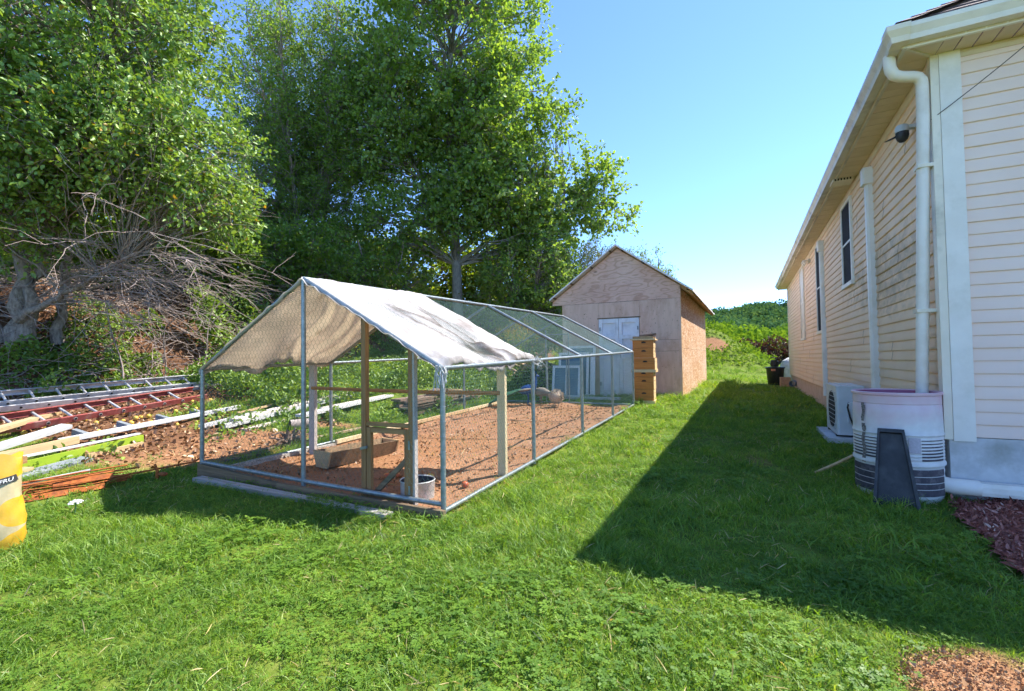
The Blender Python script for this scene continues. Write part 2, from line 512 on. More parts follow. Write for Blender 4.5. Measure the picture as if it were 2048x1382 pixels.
# ------------------------------------------------------------------ mesh helpers
class MB:
    """collects shapes; build() links them as one mesh object"""
    def __init__(self):
        self.v = []
        self.f = []

    def add(self, vs, fs):
        o = len(self.v)
        self.v += [tuple(p) for p in vs]
        self.f += [tuple(i + o for i in f) for f in fs]
        return self

    def box(self, c, s, rot=None):
        """centre, full size, optional Euler or Matrix"""
        x, y, z = s[0] / 2, s[1] / 2, s[2] / 2
        vs = [Vector(p) for p in ((-x, -y, -z), (x, -y, -z), (x, y, -z), (-x, y, -z), (-x, -y, z), (x, -y, z), (x, y, z), (-x, y, z))]
        if rot is not None:
            mt = rot if isinstance(rot, Matrix) else Euler(rot).to_matrix()
            vs = [mt @ p for p in vs]
        c = Vector(c)
        return self.add([p + c for p in vs], [(0, 3, 2, 1), (4, 5, 6, 7), (0, 1, 5, 4), (1, 2, 6, 5), (2, 3, 7, 6), (3, 0, 4, 7)])

    def span(self, lo, hi):
        lo, hi = Vector(lo), Vector(hi)
        return self.box((lo + hi) / 2, hi - lo)

    def tube(self, pts, r, n=8, cap=True, flat=1.0):
        pts = [Vector(p) for p in pts]
        k = len(pts)
        if not hasattr(r, '__len__'):
            r = [r] * k
        rings = []
        up = None
        for i, p in enumerate(pts):
            d = (pts[min(i + 1, k - 1)] - pts[max(i - 1, 0)])
            if d.length < 1e-9:
                d = Vector((0, 0, 1))
            d.normalize()
            if up is None:
                up = Vector((0, 0, 1)) if abs(d.z) < .9 else Vector((1, 0, 0))
            s = d.cross(up)
            if s.length < 1e-6:
                s = d.cross(Vector((0, 1, 0)))
            s.normalize()
            up = s.cross(d).normalized()
            rings.append([p + (s * math.cos(2 * math.pi * j / n) + up * (flat * math.sin(2 * math.pi * j / n))) * r[i] for j in range(n)])
        vs = [q for rg in rings for q in rg]
        fs = []
        for i in range(k - 1):
            for j in range(n):
                a, b = i * n + j, i * n + (j + 1) % n
                fs.append((a, b, b + n, a + n))
        if cap:
            fs.append(tuple(reversed(range(n))))
            fs.append(tuple(range((k - 1) * n, k * n)))
        return self.add(vs, fs)

    def lathe(self, prof, n=24, c=(0, 0, 0), a0=0, a1=None):
        full = a1 is None
        m = n if full else n + 1
        vs = []
        for (r, z) in prof:
            for j in range(m):
                t = 2 * math.pi * j / n if full else a0 + (a1 - a0) * j / n
                vs.append((c[0] + r * math.cos(t), c[1] + r * math.sin(t), c[2] + z))
        fs = []
        for i in range(len(prof) - 1):
            for j in range(n):
                a = i * m + j
                b = i * m + (j + 1) % m
                fs.append((a, b, b + m, a + m))
        return self.add(vs, fs)

    def prism(self, poly, y0, y1, axis='y'):
        """closed polygon in two axes extruded along the third"""
        n = len(poly)
        def mk(p, t):
            return {'y': (p[0], t, p[1]), 'x': (t, p[0], p[1]), 'z': (p[0], p[1], t)}[axis]
        vs = [mk(p, y0) for p in poly] + [mk(p, y1) for p in poly]
        fs = [tuple(range(n)), tuple(reversed(range(n, 2 * n)))]
        for i in range(n):
            j = (i + 1) % n
            fs.append((i, i + n, j + n, j))
        return self.add(vs, fs)

    def sphere(self, c, r, nu=10, nv=7, scale=(1, 1, 1), jit=0):
        c = Vector(c)
        vs = [c + Vector((0, 0, -r * scale[2]))]
        for i in range(1, nv):
            ph = -math.pi / 2 + math.pi * i / nv
            for j in range(nu):
                t = 2 * math.pi * j / nu
                rr = r * (1 + random.uniform(-jit, jit))
                vs.append(c + Vector((rr * scale[0] * math.cos(ph) * math.cos(t), rr * scale[1] * math.cos(ph) * math.sin(t), rr * scale[2] * math.sin(ph))))
        vs.append(c + Vector((0, 0, r * scale[2])))
        fs = []
        for j in range(nu):
            fs.append((0, 1 + (j + 1) % nu, 1 + j))
            fs.append((len(vs) - 1, len(vs) - 1 - nu + j, len(vs) - 1 - nu + (j + 1) % nu))
        for i in range(nv - 2):
            for j in range(nu):
                a, b = 1 + i * nu + j, 1 + i * nu + (j + 1) % nu
                fs.append((a, b, b + nu, a + nu))
        return self.add(vs, fs)

    def mesh(self, name, mat, smooth=False):
        me = bpy.data.meshes.new(name)
        me.from_pydata(self.v, [], self.f)
        me.validate()
        import bmesh as _b
        bm = _b.new(); bm.from_mesh(me); _b.ops.recalc_face_normals(bm, faces=bm.faces); bm.to_mesh(me); bm.free()
        if mat:
            me.materials.append(MATS[mat])
        if smooth:
            for p in me.polygons:
                p.use_smooth = True
            try:
                me.set_sharp_from_angle(angle=R(40))
            except Exception:
                pass
        return me

    def build(self, name, mat, parent=None, smooth=False):
        return link(name, self.mesh(name, mat, smooth), parent)

def link(name, data, parent=None):
    o = bpy.data.objects.new(name, data)
    COL.objects.link(o)
    if parent is not None:
        o.parent = parent
    return o

def tag(o, label=None, cat=None, group=None, kind=None):
    if label: o['label'] = label
    if cat: o['category'] = cat
    if group: o['group'] = group
    if kind: o['kind'] = kind
    return o

def thing(name, label, cat, loc=(0, 0, 0), rotz=0.0, group=None):
    o = bpy.data.objects.new(name, None)
    o.empty_display_size = .1
    COL.objects.link(o)
    o.location = loc
    o.rotation_euler = (0, 0, rotz)
    return tag(o, label, cat, group)

def place(name, me, parent, loc=(0, 0, 0), rot=(0, 0, 0)):
    o = link(name, me, parent)
    o.location = loc
    o.rotation_euler = rot
    return o

def np_mesh(name, V, F, mat, attrs=None, smooth=False):
    """big uniform meshes; F is (n, k)"""
    V = np.ascontiguousarray(V, dtype=np.float32)
    F = np.ascontiguousarray(F, dtype=np.int32)
    me = bpy.data.meshes.new(name)
    k = F.shape[1]
    me.vertices.add(len(V))
    me.vertices.foreach_set('co', V.ravel())
    me.loops.add(F.size)
    me.loops.foreach_set('vertex_index', F.ravel())
    me.polygons.add(len(F))
    me.polygons.foreach_set('loop_start', np.arange(0, F.size, k, dtype=np.int32))
    me.polygons.foreach_set('loop_total', np.full(len(F), k, dtype=np.int32))
    if smooth:
        me.polygons.foreach_set('use_smooth', np.ones(len(F), dtype=bool))
    for nm, arr in (attrs or {}).items():
        a = me.attributes.new(nm, 'FLOAT', 'POINT')
        a.data.foreach_set('value', np.ascontiguousarray(arr, dtype=np.float32))
    if mat:
        me.materials.append(MATS[mat])
    me.update()
    me.validate()
    return me

def unit(a):
    return a / np.maximum(np.linalg.norm(a, axis=-1, keepdims=True), 1e-9)

def leaves(pos, size, var, aspect=.62, up=.6, droop=.25, fold=.18, out=None):
    """one folded kite per leaf -> V (6n,3), F (2n,4), var (6n)"""
    n = len(pos)
    t = rng.normal(size=(n, 3))
    if out is not None:
        t = t + out * .8
    t[:, 2] -= droop
    t = unit(t)
    nn = rng.normal(size=(n, 3)) * .8
    nn[:, 2] += up
    nn = nn - (nn * t).sum(1, keepdims=True) * t
    nn = unit(nn)
    s = np.cross(t, nn)
    L = np.asarray(size).reshape(-1, 1) * np.ones((n, 1))
    Wd = L * aspect * .5
    V = np.empty((n, 6, 3))
    V[:, 0] = pos
    V[:, 1] = pos + t * L * .28 + s * Wd * .92 + nn * L * fold * .9
    V[:, 2] = pos + t * L * .66 + s * Wd * .80 + nn * L * fold * .7
    V[:, 3] = pos + t * L - nn * L * .06
    V[:, 4] = pos + t * L * .66 - s * Wd * .80 + nn * L * fold * .7
    V[:, 5] = pos + t * L * .28 - s * Wd * .92 + nn * L * fold * .9
    b = (np.arange(n) * 6)[:, None]
    F = np.concatenate([b + np.array([[0, 1, 2, 3]]), b + np.array([[0, 3, 4, 5]])], 0)
    return V.reshape(-1, 3), F, np.repeat(np.asarray(var), 6)

def leaf_obj(name, pos, size, var, mat, parent=None, **kw):
    V, F, a = leaves(np.asarray(pos), size, var, **kw)
    return link(name, np_mesh(name, V, F, mat, {'var': a}), parent)

# ------------------------------------------------------------------ ground
def soil_mask(x, y):
    """1 where the ground is bare earth, and a second mask for leaf litter"""
    a, l = al(x, y)
    w = (vnoise(x, y, 2.2, 1) - .5) * .9 + (vnoise(x, y, 7, 2) - .5) * .4
    s = sm((1 - np.hypot((x - 1.74) / .46, (y - 1.66) / .32) + w * .6) * 3.0)            # worn patch at the corner of the lawn
    s = np.maximum(s, .55 * sm((1 - np.hypot((x - 2.62) / .35, (y - 5.3) / .35) + w * .8) * 2))
    s = np.maximum(s, sm((1 - np.hypot((x - 10.1) / .9, (y - 23.5) / .6) + w * .6) * 3))   # scrape on the mound
    side = sm((l - 3.35 + w * .5) * 3) * sm((8.4 - l) * 1.5) * sm((a + .55 + w * .7 - .22 * np.clip(4.6 - l, -1, 1)) * 2.4) * sm((2.6 - a + w * 2.0 - .45 * (l - 4.5)) * 1.2)
    s = np.maximum(s, side)
    inrun = (l > .02) & (l < 3.04) & (a > .04) & (a < 6.86)
    s = np.where(inrun, 1.0, s)
    lit = sm((l - 5.4 + w * 1.2) * .9) * sm((a + 6) * 1)
    lit = np.maximum(lit, side * sm((l - 4.4 + w) * 1.4))
    return s, lit

def build_ground():
    def axis(lo, hi, fine_lo, fine_hi, step):
        f = np.arange(fine_lo, fine_hi + 1e-6, step)
        g = [1.35 ** k * step * 1.3 for k in range(60)]
        cs = np.cumsum(g)
        left = fine_lo - cs[cs < fine_lo - lo][::-1]
        right = fine_hi + cs[cs < hi - fine_hi]
        return np.concatenate([[lo], left, f, right, [hi]])
    xs = axis(-420, 420, -11, 14, .13)
    ys = axis(-60, 700, -1.5, 28, .13)
    X, Y = np.meshgrid(xs, ys)
    Z = G(X, Y) + (vnoise(X, Y, .9, 3) - .5) * .05 * np.clip((np.abs(X) + Y) / 6, .2, 1) + (vnoise(X, Y, 4, 4) - .5) * .02
    a, l = al(X, Y)
    bank = sm((l - 6.5) / 2)
    Z += bank * ((vnoise(X, Y, 1.6, 5) - .5) * .5)
    s, lit = soil_mask(X, Y)
    nx, ny = len(xs), len(ys)
    idx = np.arange(nx * ny).reshape(ny, nx)
    F = np.stack([idx[:-1, :-1], idx[:-1, 1:], idx[1:, 1:], idx[1:, :-1]], -1).reshape(-1, 4)
    V = np.stack([X, Y, Z], -1).reshape(-1, 3)
    o = link('ground', np_mesh('ground', V, F, 'ground', {'soil': s.ravel(), 'litter': lit.ravel()}, True))
    tag(o, kind='structure')
build_ground()

# ------------------------------------------------------------------ house
HX, HY = 3.54, 3.84
HLEN, HWID = 14.75, 8.0
ZF, ZS = .53, 3.67            # top of foundation, underside of soffit
house = thing('house', 'single-storey house with cream vinyl siding and white gutters', 'house', (HX, HY, 0), -TH)

def H2W(x, y, z=0):
    return Vector((HX + x * V2[0] + y * U2[0], HY + x * V2[1] + y * U2[1], z))

def board_mesh(name, p0, p1, axis, z, h, mat, grime):
    """lapped siding board: axis 'y' faces -x, axis 'x' faces -y"""
    n = max(2, int((p1 - p0) / .22) + 1)
    ts = np.linspace(p0, p1, n)
    prof = [(.000, z), (.017, z + .001), (.0185, z + .006), (.004, z + h + .004)]
    V, A = [], []
    for t in ts:
        for d, zz in prof:
            wob = .0012 * math.sin(t * 2.7 + z * 31)
            V.append((-d - wob, t, zz) if axis == 'y' else (t, -d - wob, zz))
            A.append(grime(t, zz))
    F = []
    for i in range(n - 1):
        for j in range(3):
            a = i * 4 + j
            F.append((a, a + 1, a + 5, a + 4) if axis == 'x' else (a, a + 4, a + 5, a + 1))
    return np_mesh(name, np.array(V), np.array(F), mat, {'grime': np.array(A)})

def grime_left(t, z):
    g = math.exp(-((t - 1.6) / 2.6) ** 2) * math.exp(-((z - 2.1) / .75) ** 2) * 1.1
    g += .55 * math.exp(-((t - 5.2) / 1.8) ** 2) * math.exp(-((z - 2.4) / .6) ** 2)
    return min(1.0, g)

wl = MB().span((0, .0, ZF), (.15, HLEN, ZS)).build('wall', 'dark_gap', house)
wf = MB().span((.15, 0, ZF), (HWID, .15, ZS)).build('wall', 'dark_gap', house)
NB = 31
hb = (ZS - ZF) / NB
def cuts(lo, hi, i):
    off = (i // 2 * 1.37 + .9) % 3.6
    c = [lo] + [p for p in (lo + off + 3.66 * k for k in range(8)) if lo + .4 < p < hi - .4] + [hi]
    return list(zip(c[:-1], c[1:]))
for i in range(NB):
    z = ZF + i * hb
    for j, (c0, c1) in enumerate(cuts(.07, HLEN - .05, i)):
        o = link('siding_board', board_mesh('siding_board', c0, c1 + (.03 if j % 2 else 0), 'y', z, hb, 'siding_stained', grime_left), wl)
        o.location.x = -.0025 * (j % 2)
    for j, (c0, c1) in enumerate(cuts(.14, HWID, i)):
        o = link('siding_board', board_mesh('siding_board', c0, c1 + (.03 if j % 2 else 0), 'x', z, hb, 'siding_clean', lambda t, zz: 0.0), wf)
        o.location.y = -.0025 * (j % 2)
MB().span((.02, .02, -.4), (HWID - .02, HLEN - .02, ZF)).build('foundation', 'concrete_tan', house)
MB().span((.0, -.012, -.4), (HWID, .02, ZF - .004)).build('foundation', 'concrete', house)
MB().span((-.002, -.011, -.4), (.02, .6, ZF - .004)).build('foundation', 'concrete', house)
# corner posts: a wide plain board on the front, a grooved post round the corner
MB().span((.02, -.040, ZF - .03), (.155, 0, ZS - .002)).build('corner_board', 'white_vinyl', house)
m = MB().span((-.036, -.036, ZF - .02), (.018, .03, ZS - .003)).span((-.03, .03, ZF - .02), (0, .075, ZS - .003))
m.build('corner_post', 'cream_vinyl', house)
MB().span((-.028, HLEN - .07, ZF - .02), (0.02, HLEN + .02, ZS - .003)).build('corner_post', 'cream_vinyl', house)
# frieze strips under the soffit
MB().prism([(0, ZS - .10), (-.022, ZS - .10), (-.03, ZS - .05), (-.022, ZS - .002), (0, ZS - .002)], .08, HLEN - .06).build('frieze_strip', 'soffit_vinyl', house)
MB().prism([(0, ZS - .06), (-.022, ZS - .06), (-.03, ZS - .03), (-.022, ZS - .002), (0, ZS - .002)], .16, HWID, 'x').build('frieze_strip', 'soffit_vinyl', house)

# soffit panels, each a separate strip between wall and gutter
OV = .27
sp_l = MB().prism([(-OV, .0), (-OV, .008), (0, .008), (0, .0)], .004, .146).mesh('soffit_panel', 'soffit_vinyl')
k = 0
y = 0.0
while y < HLEN + .2:
    place('soffit_panel', sp_l, house, (0, y, ZS + .001 * (k % 2)))
    y += .15
    k += 1
sp_f = MB().prism([(-OV, .0), (-OV, .008), (0, .008), (0, .0)], .006, .112, 'x').mesh('soffit_panel', 'soffit_vinyl')
x = 0.0
while x < 4.2:
    place('soffit_panel', sp_f, house, (x, 0, ZS + .0005 * (k % 2)))
    x += .118
    k += 1
MB().add([(-OV, -OV, ZS + .001), (0, 0, ZS + .001), (0, 0, ZS + .01), (-OV, -OV, ZS + .01), (-OV, 0, ZS + .001), (-OV, 0, ZS + .01)],
         [(0, 1, 4), (3, 5, 2), (0, 3, 2, 1), (1, 2, 5, 4), (4, 5, 3, 0)]).build('soffit_corner', 'soffit_vinyl', house)
MB().add([(-OV, -OV, ZS + .002), (0, 0, ZS + .002), (0, 0, ZS + .011), (-OV, -OV, ZS + .011), (0, -OV, ZS + .002), (0, -OV, ZS + .011)],
         [(0, 4, 1), (3, 2, 5), (0, 1, 2, 3), (1, 4, 5, 2), (4, 0, 3, 5)]).build('soffit_corner', 'soffit_vinyl', house)
MB().box((-OV / 2, -OV / 2, ZS - .002), (OV * 1.42, .022, .008), (0, 0, R(45))).build('soffit_strip', 'cream_vinyl', house)
MB().span((-OV - .03, HLEN - .05 + .25, ZS - .02), (0, HLEN + .29, ZS + .12)).build('fascia', 'cream_vinyl', house)

# gutters, K-style profile swept along both eaves
gp = [(-OV + .002, ZS + .135), (-OV + .002, ZS + .012), (-OV - .075, ZS + .012), (-OV - .085, ZS + .05), (-OV - .115, ZS + .095), (-OV - .118, ZS + .128), (-OV - .108, ZS + .130), (-OV - .105, ZS + .10), (-OV - .07, ZS + .03), (-OV - .01, ZS + .025), (-OV - .01, ZS + .135)]
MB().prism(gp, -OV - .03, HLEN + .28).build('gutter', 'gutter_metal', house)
MB().prism(gp, -OV - .03, HWID + .3, 'x').build('gutter', 'white_vinyl', house)
cb = [(-OV + .012, ZS + .008), (-OV - .085, ZS + .008), (-OV - .096, ZS + .05), (-OV - .124, ZS + .095), (-OV - .126, ZS + .134), (-OV + .012, ZS + .134)]
m = MB()
vs8 = []
for (d, z) in cb:
    vs8.append((d, d, z))
for (d, z) in cb:
    vs8.append((d, -OV + .03, z))
for (d, z) in cb:
    vs8.append((-OV + .03, d, z))
nq = len(cb)
fs8 = []
for i in range(nq - 1):
    fs8.append((i, i + 1, nq + i + 1, nq + i))
    fs8.append((i, i + 1, 2 * nq + i + 1, 2 * nq + i))
m.add(vs8, fs8).build('gutter_corner', 'cream_vinyl', house)
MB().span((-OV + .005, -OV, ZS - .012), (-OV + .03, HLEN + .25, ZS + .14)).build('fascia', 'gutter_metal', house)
MB().span((-OV + .03, -OV + .004, ZS - .012), (HWID, -OV + .028, ZS + .14)).build('fascia', 'white_vinyl', house)

# hipped roof in stepped shingle courses
rf = MB()
E0 = OV + .06
nc = 26
for i in range(nc):
    o0, o1 = -E0 + i * .17, -E0 + (i + 1) * .17 + .02
    z0 = ZS + .15 + i * .17 * .70
    z1 = z0 + .19 * .70 - .018
    x1 = 2 * HWID
    far = HLEN + .3
    rf.add([(o0, o0, z0), (o0, far - i * .17, z0), (o1, far - (i + 1) * .17, z1), (o1, o1, z1)], [(0, 1, 2, 3)])
    rf.add([(o0, o0, z0), (o0, o0, z0 - .018), (o0, far - i * .17, z0 - .018), (o0, far - i * .17, z0)], [(0, 1, 2, 3)])
    rf.add([(o0, o0, z0), (HWID + .4 - i * .17, o0, z0), (HWID + .4 - (i + 1) * .17, o1, z1), (o1, o1, z1)], [(0, 1, 2, 3)])
    rf.add([(o0, o0, z0), (o0, o0, z0 - .018), (HWID + .4 - i * .17, o0, z0 - .018), (HWID + .4 - i * .17, o0, z0)], [(0, 1, 2, 3)])
    rf.add([(o0, far - i * .17, z0), (HWID + .4 - i * .17, far - i * .17, z0), (HWID + .4 - (i + 1) * .17, far - (i + 1) * .17, z1), (o1, far - (i + 1) * .17, z1)], [(0, 1, 2, 3)])
roof = rf.build('roof', 'shingle', house)
cap_me = MB().add([(-.11, 0, -.03), (0, 0, .012), (.11, 0, -.03), (-.11, .24, -.036), (0, .24, .003), (.11, .24, -.036)], [(0, 1, 4, 3), (1, 2, 5, 4), (0, 3, 4, 1), (1, 4, 5, 2)]).mesh('hip_cap', 'shingle')
for i in range(12):
    d = -E0 + .02 + i * .135
    c = place('hip_cap', cap_me, roof, (d, d, ZS + .170 + (d + E0) * .70), (math.atan(.70 / 1.414), 0, R(-45)))

# windows on the long wall: frame, two dark screens, meeting rail, sill
def window(y0, y1, z0, z1, frame='white_vinyl', glass='window_screen'):
    w = MB()
    t = .05
    for lo, hi in (((-.045, y0, z0), (-.01, y0 + t, z1)), ((-.045, y1 - t, z0), (-.01, y1, z1)), ((-.045, y0 + t, z1 - t), (-.01, y1 - t, z1))):
        w.span(lo, hi)
    o = w.build('window', frame, house)
    zm = (z0 + z1) / 2
    MB().span((-.028, y0 + t, z0 + .02), (-.012, y1 - t, zm - .012)).build('screen', glass, o)
    MB().span((-.032, y0 + t, zm + .012), (-.012, y1 - t, z1 - t)).build('screen', glass, o)
    MB().span((-.036, y0 + t, zm - .014), (-.014, y1 - t, zm + .014)).build('meeting_rail', 'white_vinyl', o)
    MB().span((-.06, y0 - .01, z0 - .045), (-.01, y1 + .01, z0 + .012)).build('sill', 'white_vinyl', o)
window(3.28, 4.02, 2.28, 3.53)
window(6.35, 7.05, 1.70, 3.55)
window(9.45, 10.3, 1.66, 3.60, 'cream_vinyl', 'cream_vinyl')

# covers over the air-conditioner lines: flared cap above a half-round duct
def line_cover(y, z0, z1):
    d = MB().prism([(-.0, y - .055), (-.06, y - .055), (-.085, y - .03), (-.085, y + .03), (-.06, y + .055), (0, y + .055)], z0, z1 - .16, 'z').build('line_cover', 'white_pvc', house)
    MB().prism([(-.0, y - .085), (-.10, y - .085), (-.115, y - .06), (-.115, y + .06), (-.10, y + .085), (0, y + .085)], z1 - .2, z1, 'z').build('cover_cap', 'white_pvc', d)
line_cover(2.12, .60, 3.50)
line_cover(6.12, .40, 3.48)

# soffit vent hood, flood lamp
v = MB().span((-.30, 2.85, ZS - .035), (-.06, 3.10, ZS + .002)).build('soffit_vent', 'cream_vinyl', house)
for i in range(6):
    MB().span((-.28 + i * .035, 2.846, ZS - .032), (-.262 + i * .035, 2.852, ZS - .004)).build('vent_slat', 'dark_gap', v)
fl = MB().box((-.03, 8.2, 3.46), (.06, .14, .10)).build('flood_lamp', 'white_vinyl', house)
for s in (-1, 1):
    MB().lathe([(.02, 0), (.055, .06), (.06, .10), (.0, .10)], 12).build('lamp_head', 'white_vinyl', fl)
for i, c in enumerate([c for c in bpy.data.objects if c.parent == fl]):
    c.location = (-.07, 8.08 + .24 * i, 3.46)
    c.rotation_euler = (0, R(-120), 0)

# downspout: outlet, double elbow under the soffit, leaning leg into the barrel
def flat_tube(path, w, d, n=4):
    m = MB()
    m.tube(path, [.5 * math.hypot(w, d)] * len(path), 12, True)
    return m
gx, gy = -OV - .05, -.12
ds = flat_tube([(gx, gy, ZS + .03), (gx, gy, ZS - .05), (gx + .006, gy + .003, ZS - .09), (gx + .03, gy + .012, ZS - .13), (gx + .075, gy + .03, ZS - .148), (-.155, -.045, ZS - .148), (-.115, -.03, ZS - .158), (-.09, -.02, ZS - .19), (-.085, -.015, ZS - .24), (-.086, -.01, ZS - .5), (-.105, .06, 2.0), (-.13, .13, .74)], .072, .05).build('downspout', 'white_pvc', house, True)
for zq, xq, yq in ((2.75, -.088, .018), (1.55, -.112, .085)):
    MB().span((xq - .052, yq - .055, zq), (-.002, yq + .055, zq + .028)).build('pipe_strap', 'cream_vinyl', house)
low = MB()
low.prism([(-.14, .10), (-.055, .10), (-.048, .125), (-.048, .165), (-.055, .195), (-.14, .195), (-.147, .165), (-.147, .125)], .10, HWID - 1, 'x')
low.build('ground_downspout', 'white_pvc', house)
MB().tube([(-.10, .22, .24), (-.13, .08, .20), (-.12, -.06, .165), (-.02, -.10, .15), (.14, -.10, .148)], [.055, .058, .06, .062, .062], 12).build('downspout_elbow', 'white_pvc', house, True)
tp = MB().tube([(-.02, .06, .86), (-.10, .06, .86)], .012, 8).build('wall_tap', 'grey_metal', house)
MB().lathe([(.0, 0), (.028, 0), (.028, .014), (0, .014)], 10).build('tap_handle', 'grey_metal', tp)
for c in bpy.data.objects:
    if c.parent == tp:
        c.location = (-.10, .06, .85)
# small cable sagging from the corner towards the upper right
wp = [Vector((-.038, -.02, 3.14)) * (1 - t) + Vector((1.4, -.55, 4.35)) * t - Vector((0, 0, .30 * t * (1 - t))) for t in np.linspace(0, 1, 12)]
MB().tube(wp, .0035, 5).build('service_cable', 'wire_black', house)

# security camera under the eave
sc = thing('security_camera', 'black dome security camera on a grey bracket under the house eave', 'camera', H2W(-.03, .44, 3.24), -TH)
sc.scale = (.85, .85, .85)
MB().box((-.03, 0, .055), (.10, .07, .035)).build('bracket', 'grey_metal', sc)
MB().lathe([(.0, .085), (.05, .085), (.062, .07), (.062, .012), (.0, .012)], 18, (-.10, 0, 0)).build('housing', 'grey_metal', sc, True)
MB().lathe([(.058, .012), (.06, -.03), (.048, -.07), (.028, -.092), (.0, -.098)], 18, (-.10, 0, 0)).build('dome', 'black_plastic', sc, True)
MB().tube([(-.14, 0, -.02), (-.21, .015, -.045), (-.25, .02, -.055)], [.012, .01, .006], 8).build('antenna', 'black_plastic', sc)

# ------------------------------------------------------------------ things along the house
# rain barrel
bx, by = 3.245, 4.0
bz = GZ(bx, by)
bar = thing('rain_barrel', 'white plastic rain barrel sprayed pink at the rim with dark bands below', 'barrel', (bx, by, bz), 0)
prof = [(.0, .0), (.268, .0), (.285, .03), (.290, .05)]
zz = .07
for i in range(4):
    prof += [(.291, zz), (.296, zz + .028), (.291, zz + .046)]
    zz += .050
prof += [(.296, .285), (.306, .295), (.306, .315), (.298, .325)]
zz = .335
for i in range(7):
    prof += [(.296, zz), (.301, zz + .012), (.296, zz + .022)]
    zz += .026
prof += [(.300, .53), (.306, .537), (.300, .548), (.298, .60), (.296, .70), (.294, .765), (.290, .77), (.290, .778), (.294, .782), (.293, .845), (.303, .850), (.305, .868), (.296, .874), (.283, .868), (.280, .80), (.280, .45)]
MB().lathe(prof, 48).build('body', 'barrel_paint', bar, True)
MB().lathe([(.279, .46), (.2, .455), (0, .45)], 32).build('inside', 'barrel_inside', bar)
MB().lathe([(.2795, .455), (.2792, .80), (.282, .864)], 48).build('liner', 'barrel_inside', bar, True)
# dark bands, interrupted by smooth panels left and right of the front
front = math.atan2(-by, -bx)
for (z0, z1) in ((.062, .112), (.118, .160), (.166, .212), (.218, .270)):
    for a0, a1 in ((front - 1.35, front - .35), (front - .18, front + 1.25)):
        MB().lathe([(.2985, z0), (.2995, (z0 + z1) / 2), (.2985, z1)], 20, (0, 0, 0), a0, a1).build('band', 'barrel_band', bar)
for q in range(7):
    z0 = .338 + q * .026
    hgt = .015 - .0013 * q
    for a0, a1 in ((front - 1.25, front - .42), (front + .52, front + 1.2)):
        MB().lathe([(.3015, z0), (.303, z0 + hgt / 2), (.3015, z0 + hgt)], 14, (0, 0, 0), a0, a1).build('band', 'barrel_band', bar)
st = MB()
for q in range(26):
    z0 = .78 - q * .019
    wd = .045 + .03 * random.random()
    ac = front - .78 + .02 * math.sin(q * .7)
    if random.random() < .88:
        st.lathe([(.3045, z0 - .02), (.3045, z0)], 3, (0, 0, 0), ac - wd, ac + wd * .8)
st.build('grime_streak', 'grime_streak', bar)
MB().lathe([(.3035, .40), (.3035, .52)], 8, (0, 0, 0), front + .24, front + .50).build('label', 'label_print', bar)

# black splash block leaning on the barrel
sb = thing('splash_block', 'black plastic splash block standing on end against the white barrel', 'splash block')
bd = Vector((-bx, -by, 0)).normalized()
side = Vector((-bd.y, bd.x, 0))
base = Vector((bx, by, bz)) + bd * .47 + side * -.015
sb.location = base
sb.rotation_euler = (0, 0, math.atan2(side.y, side.x))
tilt = Matrix.Rotation(R(-15), 3, 'X')
m = MB()
W0, W1, hh, dp = .29, .165, .60, .05
outl = [(-W0 / 2, 0), (W0 / 2, 0), (W1 / 2 - .02, hh), (-W1 / 2 - .02, hh)]
back = [tilt @ Vector((p[0], 0, p[1])) for p in outl]
frnt = [tilt @ Vector((p[0], -dp, p[1])) for p in outl]
inn = [tilt @ Vector((p[0] * .84 + (0 if i < 2 else -.004), -dp, .0 if i < 2 else p[1] - .028)) for i, p in enumerate(outl)]
innb = [tilt @ Vector((p[0] * .82 + (0 if i < 2 else -.004), -.012, .0 if i < 2 else p[1] - .034)) for i, p in enumerate(outl)]
m.add(back + frnt + inn + innb, [(0, 1, 2, 3), (0, 4, 5, 1), (1, 5, 6, 2), (2, 6, 7, 3), (3, 7, 4, 0), (5, 9, 10, 6), (6, 10, 11, 7), (7, 11, 8, 4), (9, 13, 14, 10), (10, 14, 15, 11), (11, 15, 12, 8), (12, 15, 14, 13)])
m.build('block', 'black_plastic', sb)

# thin stick leaning behind the barrel
stk = MB().tube([(2.98, 4.69, GZ(2.98, 4.69) + .01), (3.12, 4.62, .13), (3.30, 4.53, .26)], [.013, .014, .013], 6).build('stick', 'fresh_wood')
tag(stk, 'pale wooden stick propped from the lawn against the rain barrel', 'stick')

# air conditioner on its pad
acx, acy, acz = -.40, 2.47, .10
pad = tag(MB().span((0, 0, 0), (.52, 1.12, .12)).build('equipment_pad', 'concrete'), 'low concrete pad under the outdoor air conditioner', 'pad')
pad.location = H2W(-.52, 2.36, .0)
pad.rotation_euler = (0, 0, -TH)
ac = thing('air_conditioner', 'pale grey outdoor air conditioner between barrel and house wall', 'air conditioner', H2W(acx, acy, .12), -TH)
r = .03
MB().prism([(r, 0), (.30, 0), (.30, .88), (r, .88), (.008, .872), (0, .85), (0, r), (.008, .008)], .03, .655, 'z').build('cabinet', 'ac_paint', ac)
MB().prism([(r - .008, -.008), (.306, -.008), (.306, .888), (r - .008, .888), (-.008, .86), (-.008, r)], .655, .672, 'z').build('top_cover', 'ac_paint', ac)
for i in range(4):
    MB().box((.045 + .07 * i, .44, .675), (.016, .80, .006)).build('top_rib', 'white_pvc', ac)
for i in range(9):
    MB().box((-.006, .36, .10 + i * .06), (.008, .60, .007)).build('fan_grille_bar', 'grey_metal', ac)
MB().lathe([(.0, 0), (.25, 0), (.25, .01), (.0, .01)], 24).build('fan_guard', 'dark_gap', ac)
for c in bpy.data.objects:
    if c.parent == ac and c.name.startswith('fan_guard'):
        c.location = (.001, .36, .34)
        c.rotation_euler = (0, R(-90), 0)
